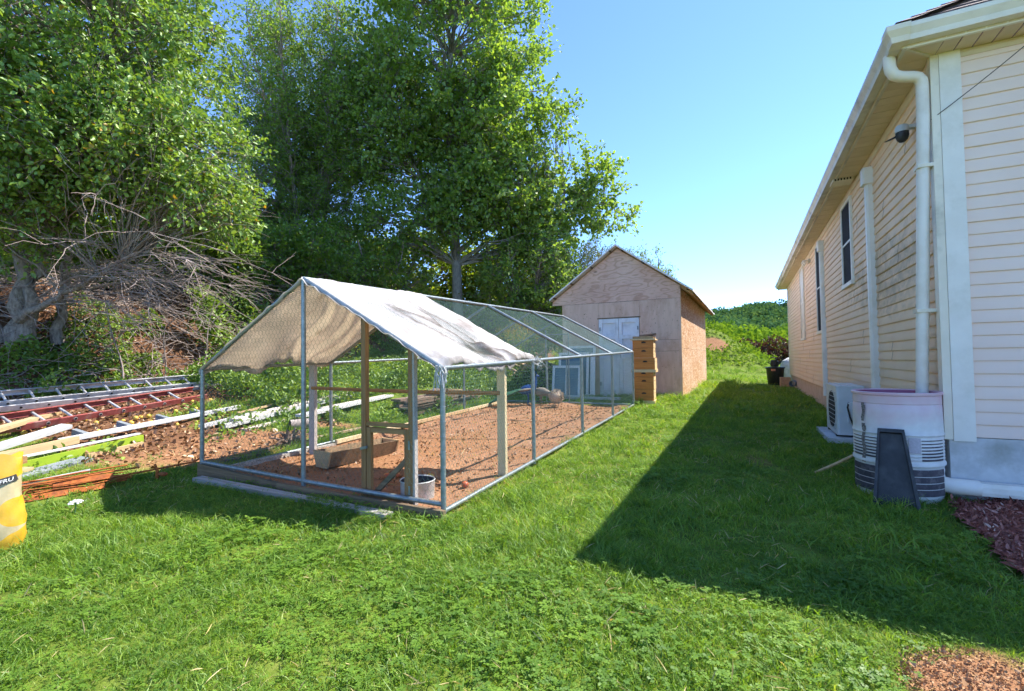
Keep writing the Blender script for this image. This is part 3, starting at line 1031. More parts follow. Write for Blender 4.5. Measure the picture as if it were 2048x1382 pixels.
vc = MB().span((.12, -.05, .20), (.24, -.001, .46)).build('valve_cover', 'ac_paint', ac)
MB().tube([(.13, -.03, .46), (.11, -.06, .40), (.13, -.075, .28), (.17, -.08, .15), (.24, -.06, .08)], .011, 8).build('cable', 'wire_black', ac)
for s in (.12, .76):
    MB().span((.0, s - .03, 0), (.30, s + .03, .03)).build('foot', 'dark_gap', ac)

# mulch bed by the front wall
def in_mulch(x, y):
    # right of a soft line from the barrel to the lower right
    ex = np.interp(y, [1.2, 2.49, 3.23, 3.70], [2.30, 2.66, 3.06, 3.40])
    hx = (x - HX) * V2[0] + (y - HY) * V2[1]
    hy = (x - HX) * U2[0] + (y - HY) * U2[1]
    return (x > ex + (vnoise(x, y, 5, 8) - .5) * .10) & (hy < -.01) & (hx < 6) & (y < 3.72)

def build_mulch():
    xs = np.arange(2.2, 6.5, .06)
    ys = np.arange(-.6, 3.8, .06)
    X, Y = np.meshgrid(xs, ys)
    Z = G(X, Y) + .015 + vnoise(X, Y, 4, 6) * .045
    nx, ny = len(xs), len(ys)
    idx = np.arange(nx * ny).reshape(ny, nx)
    F = np.stack([idx[:-1, :-1], idx[:-1, 1:], idx[1:, 1:], idx[1:, :-1]], -1).reshape(-1, 4)
    cx = (X[:-1, :-1] + .03).ravel()
    cy = (Y[:-1, :-1] + .03).ravel()
    F = F[in_mulch(cx, cy)]
    V = np.stack([X, Y, Z], -1).reshape(-1, 3)
    o = link('mulch_bed', np_mesh('mulch_bed', V, F, 'mulch_chip', {'var': np.full(len(V), .25)}, True))
    tag(o, 'bed of dark red wood mulch along the house foundation', 'mulch', kind='structure')
    n = 30000
    x = rng.uniform(2.2, 5.2, n); y = rng.uniform(.6, 3.75, n)
    k = in_mulch(x, y)
    x, y = x[k], y[k]
    p = np.stack([x, y, G(x, y) + .018 + vnoise(x, y, 4, 6) * .045 + rng.uniform(0, .012, len(x))], 1)
    c = leaf_obj('mulch_chips', p, rng.uniform(.015, .055, len(p)), rng.random(len(p)) ** 1.2, 'mulch_chip', None, aspect=.35, up=1.6, droop=0, fold=.05)
    tag(c, 'loose reddish bark chips covering the mulch bed by the house', 'bark mulch', kind='stuff')
build_mulch()

# bin, watering can, block, drain pipe at the far corner
bn = H2W(-.50, 14.35)
gz = GZ(bn.x, bn.y)
tb = thing('dustbin', 'black round dustbin at the far corner of the house', 'bin', (bn.x, bn.y, gz), 0)
MB().lathe([(.0, 0), (.22, 0), (.24, .02), (.29, .60), (.0, .60)], 22).build('body', 'dark_bin', tb, True)
MB().lathe([(.31, .585), (.32, .62), (.29, .64), (.0, .66)], 22).build('lid', 'dark_bin', tb, True)
MB().lathe([(.291, .50), (.2935, .57)], 6, (0, 0, 0), R(215), R(243)).build('sticker', 'sticker', tb)
wc = thing('watering_can', 'black watering can standing on the dustbin lid', 'watering can', (bn.x - .03, bn.y - .02, gz + .66), R(-20))
MB().lathe([(.0, 0), (.13, 0), (.135, .02), (.12, .20), (.10, .23), (.0, .23)], 18).build('body', 'dark_bin', wc, True)
MB().tube([(.10, 0, .06), (.20, 0, .15), (.27, 0, .25), (.29, 0, .29)], [.03, .022, .018, .03], 8).build('spout', 'dark_bin', wc)
MB().tube([(.08, 0, .21), (.05, 0, .30), (-.06, 0, .33), (-.16, 0, .26), (-.18, 0, .14), (-.12, 0, .06)], .013, 8).build('handle', 'dark_bin', wc)
tbk = H2W(-.24, 13.7)
o = thing('paving_block', 'tan textured paving blocks stacked in front of the dustbin', 'block', (tbk.x, tbk.y, GZ(tbk.x, tbk.y)), -TH + .1)
for i in range(2):
    MB().span((-.15, -.12, i * .16), (.15, .12, i * .16 + .155)).build('block', 'terracotta_block', o)
dp_ = H2W(-.02, 12.9)
o = thing('drain_pipe', 'grey corrugated drain pipe end at the foundation beside the tan blocks', 'pipe', (dp_.x, dp_.y, GZ(dp_.x, dp_.y) + .16), -TH)
prof = []
for i in range(10):
    prof += [(.085, i * .03), (.10, i * .03 + .012), (.085, i * .03 + .024)]
pm = MB().lathe(prof, 16).build('pipe', 'slate_board', o, True)
pm.rotation_euler = (R(90), 0, R(-20))
br = H2W(.2, 16.9)
o = thing('boulder', 'pale rounded boulder behind the dustbin', 'boulder', (br.x, br.y, GZ(br.x, br.y)), 0)
MB().sphere((0, 0, .38), .5, 12, 8, (.9, .8, 1.2), .06).build('stone', 'concrete', o, True)

# ------------------------------------------------------------------ shed
SX, SY = 4.04, 11.19
SZ = .20
SW, SL = 3.0, 6.7
shed = thing('shed', 'weathered plywood garden shed with gable front and white double doors', 'shed', (SX, SY, SZ), -TH - R(.7))
# local: x from -SW (left) to 0 (right), y into depth, z up
PK, EV, SLP = 3.82, 2.47, .71
def rz(x):                    # roof underside height at x
    return PK - .045 - SLP * abs(x + SW / 2)
# front plywood: door opening from -2.01 to -.98
def panel(poly, name, mat, y0=-.016, y1=0.0):
    return MB().prism(poly, y0, y1).build(name, mat, shed)
D0, D1, DH = -2.01, -.98, 2.0
panel([(-SW, 0), (D0 - .005, 0), (D0 - .005, 2.42), (-SW, 2.42)], 'plywood_panel', 'plywood_plain')
panel([(D0, DH + .02), (D1, DH + .02), (D1, 2.417), (D0, 2.417)], 'plywood_panel', 'plywood_plain', -.014)
panel([(D1 + .005, 1.43), (0, 1.43), (0, 2.42), (D1 + .005, 2.42)], 'plywood_panel', 'plywood_plain')
panel([(D1 + .005, 0), (-.0, 0), (-.0, 1.15), (D1 + .005, 1.15)], 'plywood_panel', 'plywood_plain')
panel([(D1 + .003, 1.155), (-.0, 1.155), (-.0, 1.425), (D1 + .003, 1.425)], 'plywood_panel', 'plywood_plain', -.020)
panel([(-SW - .28, 2.426), (.0, 2.426), (.0, rz(0)), (-SW / 2, PK - .045), (-SW - .28, rz(-SW - .28))], 'gable_panel', 'plywood', -.018)
MB().span((-SW, .035, -.3), (-.016, SL, 2.45)).build('inner_wall', 'dark_gap', shed)
# right side in two OSB sheets high, side by side
for i in range(3):
    y0, y1 = i * SL / 3 + .003, (i + 1) * SL / 3 - .003
    MB().span((-.016, y0, .0), (-.002, y1, 1.218)).build('osb_panel', 'osb', shed)
    MB().span((-.016, y0, 1.224), (-.003, y1, 2.66)).build('osb_panel', 'osb', shed)
MB().span((-.06, -.012, 0), (.004, .04, 2.62)).build('corner_trim', 'tan_wood', shed)
MB().span((-SW - .01, -.02, -.25), (.002, .0, -.004)).build('sill_beam', 'old_wood', shed)
MB().span((-.02, .0, -.25), (.004, SL, -.004)).build('sill_beam', 'old_wood', shed)
# left wall
MB().span((-SW - .012, 0, 0), (-SW - .001, SL, 2.5)).build('osb_panel', 'osb', shed)
# doors with recessed panels
for k, (x0, x1) in enumerate(((D0 + .006, (D0 + D1) / 2 - .004), ((D0 + D1) / 2 + .004, D1 - .006))):
    d = MB().span((x0, .012, .02), (x1, .03, DH)).build('door', 'door_white', shed)
    wdt = x1 - x0
    st_ = .085
    for z0, z1 in ((.02, .20), (.98, 1.10), (1.48, 1.58), (DH - .11, DH)):
        MB().span((x0 + st_, -.030, z0 + .001), (x1 - st_, .0115, z1 - .001)).build('rail', 'door_white', d)
    for xx in (x0, x1 - st_):
        MB().span((xx, -.032, .021), (xx + st_, .0115, DH - .001)).build('stile', 'door_white', d)
for (hx_, hz_) in ((D0 + .02, .3), (D0 + .02, 1.7), (D1 - .05, .3), (D1 - .05, 1.7)):
    MB().span((hx_, -.040, hz_), (hx_ + .03, -.0325, hz_ + .09)).build('hinge', 'slate_board', shed)
MB().tube([((D0 + D1) / 2 + .04, -.035, 1.0), ((D0 + D1) / 2 + .04, -.07, 1.03), ((D0 + D1) / 2 + .04, -.07, 1.13), ((D0 + D1) / 2 + .04, -.035, 1.16)], .008, 6).build('door_handle', 'slate_board', shed)
MB().span((D0 - .03, -.035, DH + .002), (D1 + .03, -.016, DH + .03)).build('door_head', 'old_wood', shed)
# roof: two slopes of sheet over rafters and battens
OVF, OVS = .20, .30
for s in (-1, 1):
    xr = -SW / 2
    xe = (-SW - OVS) if s < 0 else OVS
    ze = PK - SLP * abs(xe - xr)
    nrm = .042
    y0, y1 = -OVF, SL + .25
    rs = MB()
    npan = 7
    for q in range(npan):
        ya, yb = y0 + (y1 - y0) * q / npan, y0 + (y1 - y0) * (q + 1) / npan - .004
        zo = .004 * (q % 2)
        sh = MB().add([(xr, ya, PK + zo), (xr, yb, PK + zo), (xe, yb, ze + zo), (xe, ya, ze + zo), (xr, ya, PK + nrm + zo), (xr, yb, PK + nrm + zo), (xe, yb, ze + nrm + zo), (xe, ya, ze + nrm + zo)],
                      [(0, 1, 2, 3), (4, 7, 6, 5), (0, 3, 7, 4), (1, 5, 6, 2), (3, 2, 6, 7), (0, 4, 5, 1)])
        sh.build('roof_sheet', 'roof_tin', shed)
    for q in range(12):
        yy = .02 + q * (SL - .08) / 11
        MB().add([(xr, yy, PK - .002), (xr, yy + .04, PK - .002), (xe - s * .03, yy + .04, ze + .02), (xe - s * .03, yy, ze + .02), (xr, yy, PK - .10), (xr, yy + .04, PK - .10), (xe - s * .03, yy + .04, ze - .07), (xe - s * .03, yy, ze - .07)],
                 [(0, 1, 2, 3), (4, 7, 6, 5), (0, 3, 7, 4), (1, 5, 6, 2), (3, 2, 6, 7), (0, 4, 5, 1)]).build('rafter', 'rafter_wood', shed)
    for q, fr in enumerate((.08, .36, .66, .93)):
        xx = xr + (xe - xr) * fr
        zz_ = PK - SLP * abs(xx - xr)
        MB().box((xx, -OVF / 2 - .02, zz_ - .022), (.035, OVF - .02, .035)).build('batten', 'old_wood', shed)

# ------------------------------------------------------------------ beehive
hv = thing('beehive', 'tall stack of honey-coloured beehive boxes in front of the shed corner', 'beehive', (2.95, 10.48, GZ(2.95, 10.48)), -TH + R(4))
zz = .06
MB().span((-.25, -.28, .0), (.23, .26, .06)).build('bottom_board', 'hive_pale', hv)
for i, (h, dx, dy) in enumerate(((.235, 0, 0), (.285, .004, .004), (.095, -.002, .0), (None, 0, 0), (.255, .035, .01), (.215, .010, .006), (.17, .014, 0))):
    if h is None:
        MB().span((-.265, -.27, zz), (.26, .26, zz + .06)).build('mid_board', 'hive_pale', hv)
        zz += .06
        continue
    b = MB().span((-.235 + dx, -.25 + dy, zz + .002), (.205 + dx, .25 + dy, zz + h - .003)).build('hive_box', 'hive_pine', hv)
    MB().span((.2052 + dx, -.249 + dy, zz + .004), (.207 + dx, .249 + dy, zz + h - .005)).build('side_panel', 'hive_pale', b)
    for yv in (-.251,):
        MB().prism([(-.05 + dx, zz + h * .62), (.05 + dx, zz + h * .62), (.04 + dx, zz + h * .62 + .03), (0 + dx, zz + h * .62 + .038), (-.04 + dx, zz + h * .62 + .03)], yv + dy - .002, yv + dy + .004).build('hand_hold', 'dark_gap', b)
    MB().span((.206 + dx, -.03, zz + h * .62), (.2085 + dx, .03, zz + h * .62 + .028)).build('hand_hold', 'dark_gap', b)
    zz += h
MB().span((-.265, -.285, zz), (.26, .28, zz + .03)).build('inner_cover', 'hive_pale', hv)
MB().span((-.215, -.26, zz + .03), (.22, .26, zz + .085)).build('lid', 'hive_lid', hv)
MB().box((.08, .0, zz + .115), (.36, .42, .035), (0, R(-6), .1)).build('weight_board', 'stack_wood', hv)

# ------------------------------------------------------------------ poultry run
CW, CL, CE, CP = 3.06, 6.90, 1.14, 1.97
slope_z = .0265
ox, oy = yard(0, CW / 2)
run = thing('poultry_run', 'galvanized tube poultry run with wire netting and white tarp over its front bay', 'poultry run', (ox, oy, 0), -TH)
bay = CL / 4
X0, X1 = -CW / 2, CW / 2
def bz_(y):
    return slope_z * y + .045
PR = .0195
def pole(p0, p1, name='pole', r=PR, mat='galvanized'):
    return MB().tube([p0, p1], r, 10).build(name, mat, run, True)
for i in range(5):
    y = i * bay
    b = bz_(y)
    for xx in (X0, X1):
        pole((xx, y, b - .03), (xx, y, b - .045 + CE), r=PR * 1.1)
    for xx in (X0, X1):
        pole((xx, y, b - .045 + CE), (0, y, b - .045 + CP), 'rafter_tube')
    if i < 4:
        for xx in (X0, X1):
            pole((xx, y, b - .045 + CE), (xx, y + bay, b - .045 + CE + slope_z * bay), 'eave_tube')
            pole((xx, y, b), (xx, y + bay, b + slope_z * bay), 'base_tube')
        pole((0, y, b - .045 + CP), (0, y + bay, b - .045 + CP + slope_z * bay), 'ridge_tube')
pole((0, 0, .02), (0, 0, CP), 'pole', PR * 1.1)
MB().span((-.05, -.045, .012), (.05, .03, .02)).build('foot_plate', 'galvanized', run)
pole((X0, 0, .165), (.15, 0, .118), 'base_tube')
pole((.15, 0, .118), (X1, 0, .098), 'base_tube')
pole((X0, CL, bz_(CL)), (X1, CL, bz_(CL)), 'base_tube')
# rear door frame
for xx in (-.42, .12):
    pole((xx, CL, bz_(CL)), (xx, CL, bz_(CL) + 1.62), 'pole', .014)
pole((-.42, CL, bz_(CL) + 1.52), (.12, CL, bz_(CL) + 1.52), 'door_tube', .012)
MB().tube([(-.38, CL - .03, 1.25), (-.38, CL - .03, .36), (-.34, CL - .03, .31), (.04, CL - .03, .31), (.08, CL - .03, .36), (.08, CL - .03, 1.25)], .012, 8).build('door_tube', 'galvanized', run, True)
# ties where tubes are wired together
for i in range(9):
    z = .15 + i * .115
    MB().lathe([(PR * 1.1, 0), (PR * 1.2, .004), (PR * 1.1, .009)], 8, (X1, 0, z)).build('wire_tie', 'galvanized', run)

# wire netting panels: real hexagons of thin wire
def hex_wire(name, w, h, cell=.042, r=.0010, inside=None):
    sx, sz = cell, cell * .5
    edges = set()
    pts = {}
    nx, nz = int(w / sx) + 2, int(h / (cell * 1.0)) + 3
    tw = cell * .30
    P, Eg = [], []
    def add(p, q):
        for t in (p, q):
            if not (-.001 <= t[0] <= w + .001 and -.001 <= t[1] <= h + .001):
                return
            if inside and not inside(t[0], t[1]):
                return
        Eg.append((p, q))
    for j in range(nz * 2):
        z = j * cell * .75
        offx = (j % 2) * sx * .5
        for i in range(-1, nx):
            x = i * sx + offx
            a = (x, z); b = (x, z + tw)
            add(a, b)
            add(b, (x + sx * .5, z + cell * .75))
            add(b, (x - sx * .5, z + cell * .75))
    n = len(Eg)
    A = np.array([[e[0][0], 0, e[0][1]] for e in Eg])
    Bq = np.array([[e[1][0], 0, e[1][1]] for e in Eg])
    d = unit(Bq - A)
    s = np.stack([-d[:, 2], np.zeros(n), d[:, 0]], 1)
    yv = np.array([[0, 1.0, 0]])
    offs = [s * r, -s * r * .5 + yv * r * .87, -s * r * .5 - yv * r * .87]
    V = np.stack([A + offs[0], A + offs[1], A + offs[2], Bq + offs[0], Bq + offs[1], Bq + offs[2]], 1).reshape(-1, 3)
    b = (np.arange(n) * 6)[:, None]
    F = np.concatenate([b + np.array([[0, 1, 4, 3]]), b + np.array([[1, 2, 5, 4]]), b + np.array([[2, 0, 3, 5]])], 0)
    return np_mesh(name, V, F, 'chicken_wire')
side_me = hex_wire('wire_netting', bay, CE - .05)
sl = math.hypot(CW / 2, CP - CE)
roof_me = hex_wire('wire_netting', bay, sl)
sang = math.atan2(CP - CE, CW / 2)
for i in range(4):
    y = i * bay
    for xx in (X0 - .012, X1 + .012):
        o = place('wire_netting', side_me, run, (xx, y, bz_(y)), (R(0), 0, R(90)))
    for s in (-1, 1):
        o = link('wire_netting', roof_me, run)
        xv = Vector((0, 1, slope_z))                       # mesh x -> along the run
        zv = Vector((-s * CW / 2, 0, CP - CE)).normalized()  # mesh z -> up the slope
        yv = zv.cross(xv)
        base = Vector((s * CW / 2, y, bz_(y) - .045 + CE - .012))
        mt = Matrix.Identity(4)
        for rr in range(3):
            mt[rr][0], mt[rr][1], mt[rr][2], mt[rr][3] = xv[rr], yv[rr], zv[rr], base[rr]
        o.matrix_local = mt
def gable(x, z):
    return z < CE + (CP - CE) * (1 - abs(x - CW / 2) / (CW / 2)) - .01
end_me = hex_wire('wire_netting', CW, CP, inside=lambda x, z: gable(x, z))
place('wire_netting', end_me, run, (X0, CL + .012, bz_(CL) - .045))
end_f = hex_wire('wire_netting', CW, CP, .05, .0009, inside=lambda x, z: gable(x, z) and not (2.26 < x < 2.70 and z < 1.5))
place('wire_netting', end_f, run, (X0, -.014, .02))

# tarp over the first bay: sagging folds, overhanging front and right eave
def build_tarp():
    nu, nv = 120, 90
    us = np.linspace(-1.0, 1.0, nu)
    vs_ = np.linspace(-.035, bay + .03, nv)
    Um, Vm = np.meshgrid(us, vs_)
    over = .055
    s = np.abs(Um) * (sl + over)
    sg = np.sign(Um)
    on = np.clip(s / sl, 0, 1)
    x = sg * on * CW / 2
    z = CP - on * (CP - CE)
    ex = np.clip(s - sl, 0, None)
    x = x + sg * ex * .25
    z = z - ex * .95
    vf = (Vm / bay)
    sag = -.075 * np.sin(np.pi * np.clip(vf, 0, 1)) * np.sin(np.pi * np.clip(on * 1.1, 0, 1)) ** .7
    fold = .062 * np.sin(vf * 9 + on * 5.5 * sg + 1.2) * on * np.sin(np.pi * np.clip(vf, 0, 1)) ** .5
    fold += .034 * np.sin(vf * 17 - on * 7 + sg) * on ** 1.5 * np.sin(np.pi * np.clip(vf, 0, 1)) ** .5
    fine = .02 * (vnoise(Um * 9, Vm * 6, 1.0, 11) - .5) + .008 * (vnoise(Um * 30, Vm * 20, 1, 12) - .5)
    edge = np.clip(1 - np.abs(vf) * 12, 0, 1)
    stain = np.zeros_like(vf)
    for (v0, kk, sd_, amp) in ((.30, .28, 1, .05), (.44, .22, 1, .04), (.60, .12, 1, .035), (.78, -.08, 1, .03), (.25, .35, -1, .05), (.5, .2, -1, .05), (.72, .1, -1, .04)):
        wv = v0 + kk * on + .03 * np.sin(on * 9 + v0 * 20)
        cre = np.exp(-((vf - wv) / .022) ** 2) * (sg == sd_) * sm(on * 3)
        fold = fold + amp * cre - amp * .8 * np.exp(-((vf - wv - .05) / .03) ** 2) * (sg == sd_) * sm(on * 3)
        stain = np.maximum(stain, cre * .75 * (sg > 0))
    blot = np.exp(-((vf - .62 - .25 * (on - .8)) / .10) ** 2 - ((on - .82) / .13) ** 2) * (sg > 0)
    stain = np.maximum(stain, blot * 1.1)
    stain = np.maximum(stain, .6 * np.clip((on - .93) * 14, 0, 1) * (sg > 0))
    z = z + sag + fold * .8 + fine + .030 + slope_z * Vm
    z = z - .05 * edge * (.4 + vnoise(Um * 20, Vm, 1, 9) * .8) * (on > .0)
    low = (on > .96)
    z = z + np.where(low, (vnoise(Vm * 11 + sg * 3, Um * 3, 1, 13) - .5) * .05 + (vnoise(Vm * 30 + sg * 3, Um * 3, 1, 15) - .5) * .03, 0)
    yv = Vm + .015 * (vnoise(Um * 14, Vm * 3, 1, 14) - .5)
    V = np.stack([x, yv, z], -1).reshape(-1, 3)
    idx = np.arange(nu * nv).reshape(nv, nu)
    F = np.stack([idx[:-1, :-1], idx[:-1, 1:], idx[1:, 1:], idx[1:, :-1]], -1).reshape(-1, 4)
    o = link('tarp', np_mesh('tarp', V, F, 'tarp', {'stain': stain.ravel()}, True), run)
    md = o.modifiers.new('thick', 'SOLIDIFY')
    md.thickness = .003
build_tarp()
fr = MB()
for i in range(26):
    p = Vector((X1 + random.uniform(-.02, .03), bay + random.uniform(-.05, .16), CE + .05 + random.uniform(-.02, .03)))
    fr.tube([p, p + Vector((random.uniform(-.03, .05), random.uniform(-.06, .1), random.uniform(-.03, .02))), p + Vector((random.uniform(-.03, .05), random.uniform(-.05, .16), random.uniform(-.12, .0)))], .003, 4)
for i in range(22):
    p = Vector((X1 + random.uniform(-.03, .02), random.uniform(-.05, .04), CE + .02))
    fr.tube([p, p + Vector((random.uniform(-.03, .04), random.uniform(-.03, .03), -.06)), p + Vector((random.uniform(-.03, .03), random.uniform(-.03, .03), random.uniform(-.2, -.1)))], .004, 4)
fo = fr.build('frayed_edge', 'white_paint', run)
tag(fo, kind='stuff')

# timber inside the run
def post(x, y, z0, z1, w, d, mat, name='wood_post'):
    return MB().span((x - w / 2, y - d / 2, z0), (x + w / 2, y + d / 2, z1)).build(name, mat, run)
def roofz(x):
    return CE + (CP - CE) * (1 - abs(x) / (CW / 2))
post(.70, .045, .01, roofz(.70) - .02, .048, .045, 'brown_wood')
p2 = post(1.20, .045, .01, roofz(1.2) - .02, .042, .045, 'brown_wood')
MB().span((1.2215, .024, .02), (1.240, .066, roofz(1.24) - .03)).build('wood_post', 'grey_post', run)
post(-1.27, 1.20, .03, CE + .02, .095, .045, 'grey_post')
post(1.47, 1.10, .03, CE + .015, .085, .045, 'pale_post')
MB().tube([(-1.25, 1.17, .875), (-.3, 1.13, .868), (.6, 1.10, .862), (1.46, 1.07, .872)], [.021, .02, .021, .02], 10).build('perch', 'brown_beam', run, True)
MB().span((.725, .03, .655), (1.18, .07, .685)).build('gate_header', 'brown_beam', run)
gate = MB().span((.73, .028, .06), (.775, .062, .64)).build('gate', 'brown_wood', run)
MB().span((1.132, .028, .06), (1.175, .062, .64)).build('stile', 'brown_wood', gate)
MB().span((.776, .03, .60), (1.131, .060, .642)).build('rail', 'brown_beam', gate)
MB().span((.776, .03, .058), (1.131, .060, .095)).build('rail', 'brown_beam', gate)
MB().box((.95, .075, .235), (.47, .022, .042), (0, R(-42), 0)).build('brace', 'old_wood', gate)
MB().box((.715, .010, .47), (.07, .02, .022), (0, R(-14), 0)).build('latch', 'galvanized', gate)
for zv in (.16, .52):
    MB().span((1.178, .018, zv - .035), (1.196, .03, zv + .035)).build('hinge', 'galvanized', gate)
# base boards along the front
fb = MB().add([(X0 - .03, -.03, .0), (-.35, -.03, .0), (-.30, -.03, .05), (-.32, -.03, .075), (X0 - .03, -.03, .15), (X0 - .03, .01, .0), (-.35, .01, .0), (-.30, .01, .05), (-.32, .01, .075), (X0 - .03, .01, .15)],
              [(0, 1, 2, 3, 4), (9, 8, 7, 6, 5), (0, 5, 6, 1), (1, 6, 7, 2), (2, 7, 8, 3), (3, 8, 9, 4), (4, 9, 5, 0)]).build('base_board', 'old_wood', run)
MB().box((.66, -.062, .040), (1.84, .036, .088), (0, R(.6), 0)).build('base_board', 'old_wood', run)
MB().span((X0 + .06, .03, .02), (X0 + .11, bay, .085)).build('base_board', 'grey_wood', run)
for i in range(1, 4):
    MB().add([(X0 + .07, i * bay, .03 + slope_z * i * bay), (X0 + .12, i * bay, .03 + slope_z * i * bay), (X0 + .12, (i + 1) * bay - .02, .03 + slope_z * (i + 1) * bay), (X0 + .07, (i + 1) * bay - .02, .03 + slope_z * (i + 1) * bay),
              (X0 + .07, i * bay, .08 + slope_z * i * bay), (X0 + .12, i * bay, .08 + slope_z * i * bay), (X0 + .12, (i + 1) * bay - .02, .08 + slope_z * (i + 1) * bay), (X0 + .07, (i + 1) * bay - .02, .08 + slope_z * (i + 1) * bay)],
             [(0, 3, 2, 1), (4, 5, 6, 7), (0, 1, 5, 4), (1, 2, 6, 5), (2, 3, 7, 6), (3, 0, 4, 7)]).build('base_board', 'pale_post' if i != 2 else 'tan_wood', run)
lb = MB().box((0, 0, 0), (2.52, .095, .045)).build('loose_board', 'grey_wood')
lx, ly = yard(-.175, 1.62)
lb.location = (lx, ly, .030)
lb.rotation_euler = (0, R(.4), -TH - R(1.2))
tag(lb, 'long weathered board lying on the grass in front of the poultry run', 'board')

# bare soil floor of the run
def run_floor():
    aa = np.arange(.02, 6.88, .06)
    ll = np.arange(.03, 3.03, .06)
    A, Lq = np.meshgrid(aa, ll)
    X, Y = yard(A, Lq)
    Z = slope_z * A + .012 + (vnoise(X, Y, 1.6, 20) - .5) * .05 + (vnoise(X, Y, 3, 21) - .5) * .045 + (vnoise(X, Y, 12, 22) - .5) * .022 + (vnoise(X, Y, 30, 23) - .5) * .01
    nx, ny = len(aa), len(ll)
    idx = np.arange(nx * ny).reshape(ny, nx)
    F = np.stack([idx[:-1, :-1], idx[:-1, 1:], idx[1:, 1:], idx[1:, :-1]], -1).reshape(-1, 4)
    o = link('run_floor', np_mesh('run_floor', np.stack([X, Y, Z], -1).reshape(-1, 3), F, 'run_soil', None, True))
    tag(o, 'scratched bare brown earth inside the poultry run', 'soil', kind='structure')
    n = 3600
    a_ = rng.uniform(.1, 6.8, n); l_ = rng.uniform(.1, 2.95, n)
    x, y = yard(a_, l_)
    p = np.stack([x, y, slope_z * a_ + .02 + rng.uniform(-.008, .012, n)], 1)
    c = leaf_obj('soil_crumbs', p, rng.uniform(.012, .045, n), rng.uniform(.3, .9, n), 'leaf_brown', None, aspect=.7, up=1.5, droop=0, fold=.3)
    tag(c, 'crumbs of earth and litter strewn over the run floor', 'litter', kind='stuff')
run_floor()
n = 420
a_ = rng.uniform(.15, 6.7, n); l_ = rng.uniform(.15, 2.9, n)
x, y = yard(a_, l_)
p = np.stack([x, y, slope_z * a_ + .045 + rng.uniform(-.01, .01, n)], 1)
tag(leaf_obj('straw', p, rng.uniform(.04, .13, n), rng.uniform(.7, 1, n), 'leaf_straw', None, aspect=.06, up=1.6, droop=0, fold=.02), 'scattered straw and feather scraps on the run floor', 'straw', kind='stuff')

# feed trough
tx, ty = yard(1.18, 2.02)
tr = thing('feed_trough', 'long tapered wooden feed trough on the soil inside the run', 'trough', (tx, ty, .045), -TH - R(9))
Lh = .46
for s in (-1, 1):
    MB().add([(s * .075, -Lh, 0), (s * .075, Lh, 0), (s * .135, Lh, .17), (s * .135, -Lh, .17), (s * .095, -Lh, 0), (s * .095, Lh, 0), (s * .155, Lh, .17), (s * .155, -Lh, .17)],
             [(0, 1, 2, 3), (4, 7, 6, 5), (0, 3, 7, 4), (1, 5, 6, 2), (3, 2, 6, 7), (0, 4, 5, 1)]).build('side', 'old_wood', tr)
    MB().prism([(-.10, -.005), (.10, -.005), (.165, .175), (-.165, .175)], s * (Lh + .012) - .011, s * (Lh + .012) + .011).build('end', 'tan_wood', tr)
MB().span((-.074, -Lh, .0), (.074, Lh, .018)).build('bottom', 'old_wood', tr)
MB().span((-.10, -Lh + .01, .10), (.10, Lh - .01, .115)).build('feed', 'run_soil', tr)

# metal tub behind the gate
qx, qy = yard(.24, .43)
tu = thing('metal_tub', 'small round galvanized tub behind the little gate', 'tub', (qx, qy, .02), 0)
MB().lathe([(0, .0), (.135, .0), (.14, .02), (.145, .16), (.151, .168), (.147, .175), (.140, .168), (.132, .03)], 28).build('body', 'tub_metal', tu, True)
MB().lathe([(.139, .167), (.132, .03), (0, .028)], 28).build('inside', 'tub_inside', tu, True)

for (a_, l_, r_, lab, mat) in ((.62, 1.10, .036, 'red apple on the run floor, left of a touching pair', 'apple_red'), (.68, 1.03, .036, 'red apple on the run floor, right of a touching pair', 'apple_red'),
                               (.73, .66, .040, 'pale apple on the run floor beyond the metal tub', 'apple_yellow'), (.66, .22, .034, 'lone apple on the soil beside the right corner pole', 'apple_red')):
    x, y = yard(a_, l_)
    o = thing('apple', lab, 'apple', (x, y, slope_z * a_ + .02 + r_ * .85))
    MB().sphere((0, 0, 0), r_, 12, 8, (1, 1, .9)).build('fruit', mat, o, True)
    MB().tube([(0, 0, r_ * .8), (.004, .002, r_ * 1.25)], .0025, 5).build('stem', 'twig', o)

# birds
def bird_at(a_, l_, name, label, cat, rot):
    x, y = yard(a_, l_)
    return thing(name, label, cat, (x, y, slope_z * a_ + .02), rot)
pk = bird_at(6.45, 2.22, 'peacock', 'blue peacock with a long green train standing at the back of the run', 'peacock', R(5))
m = MB().tube([(-.20, 0, .30), (-.14, 0, .31), (-.05, 0, .33), (.06, 0, .35), (.13, 0, .40), (.17, 0, .48), (.19, 0, .56), (.195, 0, .62), (.215, 0, .645), (.25, 0, .635), (.275, 0, .625)], [.02, .07, .105, .11, .085, .05, .032, .028, .032, .018, .004], 12)
for s in (-1, 1):
    m.tube([(.0, s * .045, .27), (.02, s * .045, .14), (.0, s * .045, .02), (.05, s * .045, .006)], [.028, .012, .009, .007], 6)
m.build('body', 'peacock_blue', pk, True)
for s in (-1, 1):
    MB().tube([(.06, s * .085, .36), (-.08, s * .10, .34), (-.24, s * .05, .31)], [.04, .065, .015], 8, True, .5).build('wing', 'bird_grey', pk, True)
MB().tube([(-.08, 0, .36), (-.25, 0, .31), (-.45, 0, .24), (-.68, 0, .14), (-.86, 0, .05)], [.06, .12, .15, .13, .03], 12, True, .35).build('train', 'peacock_green', pk, True)
cr = MB()
for i in range(5):
    cr.tube([(.205, 0, .67), (.195 - .012 * i, 0, .73 + .004 * i)], .003, 4)
cr.build('crest', 'peacock_blue', pk)
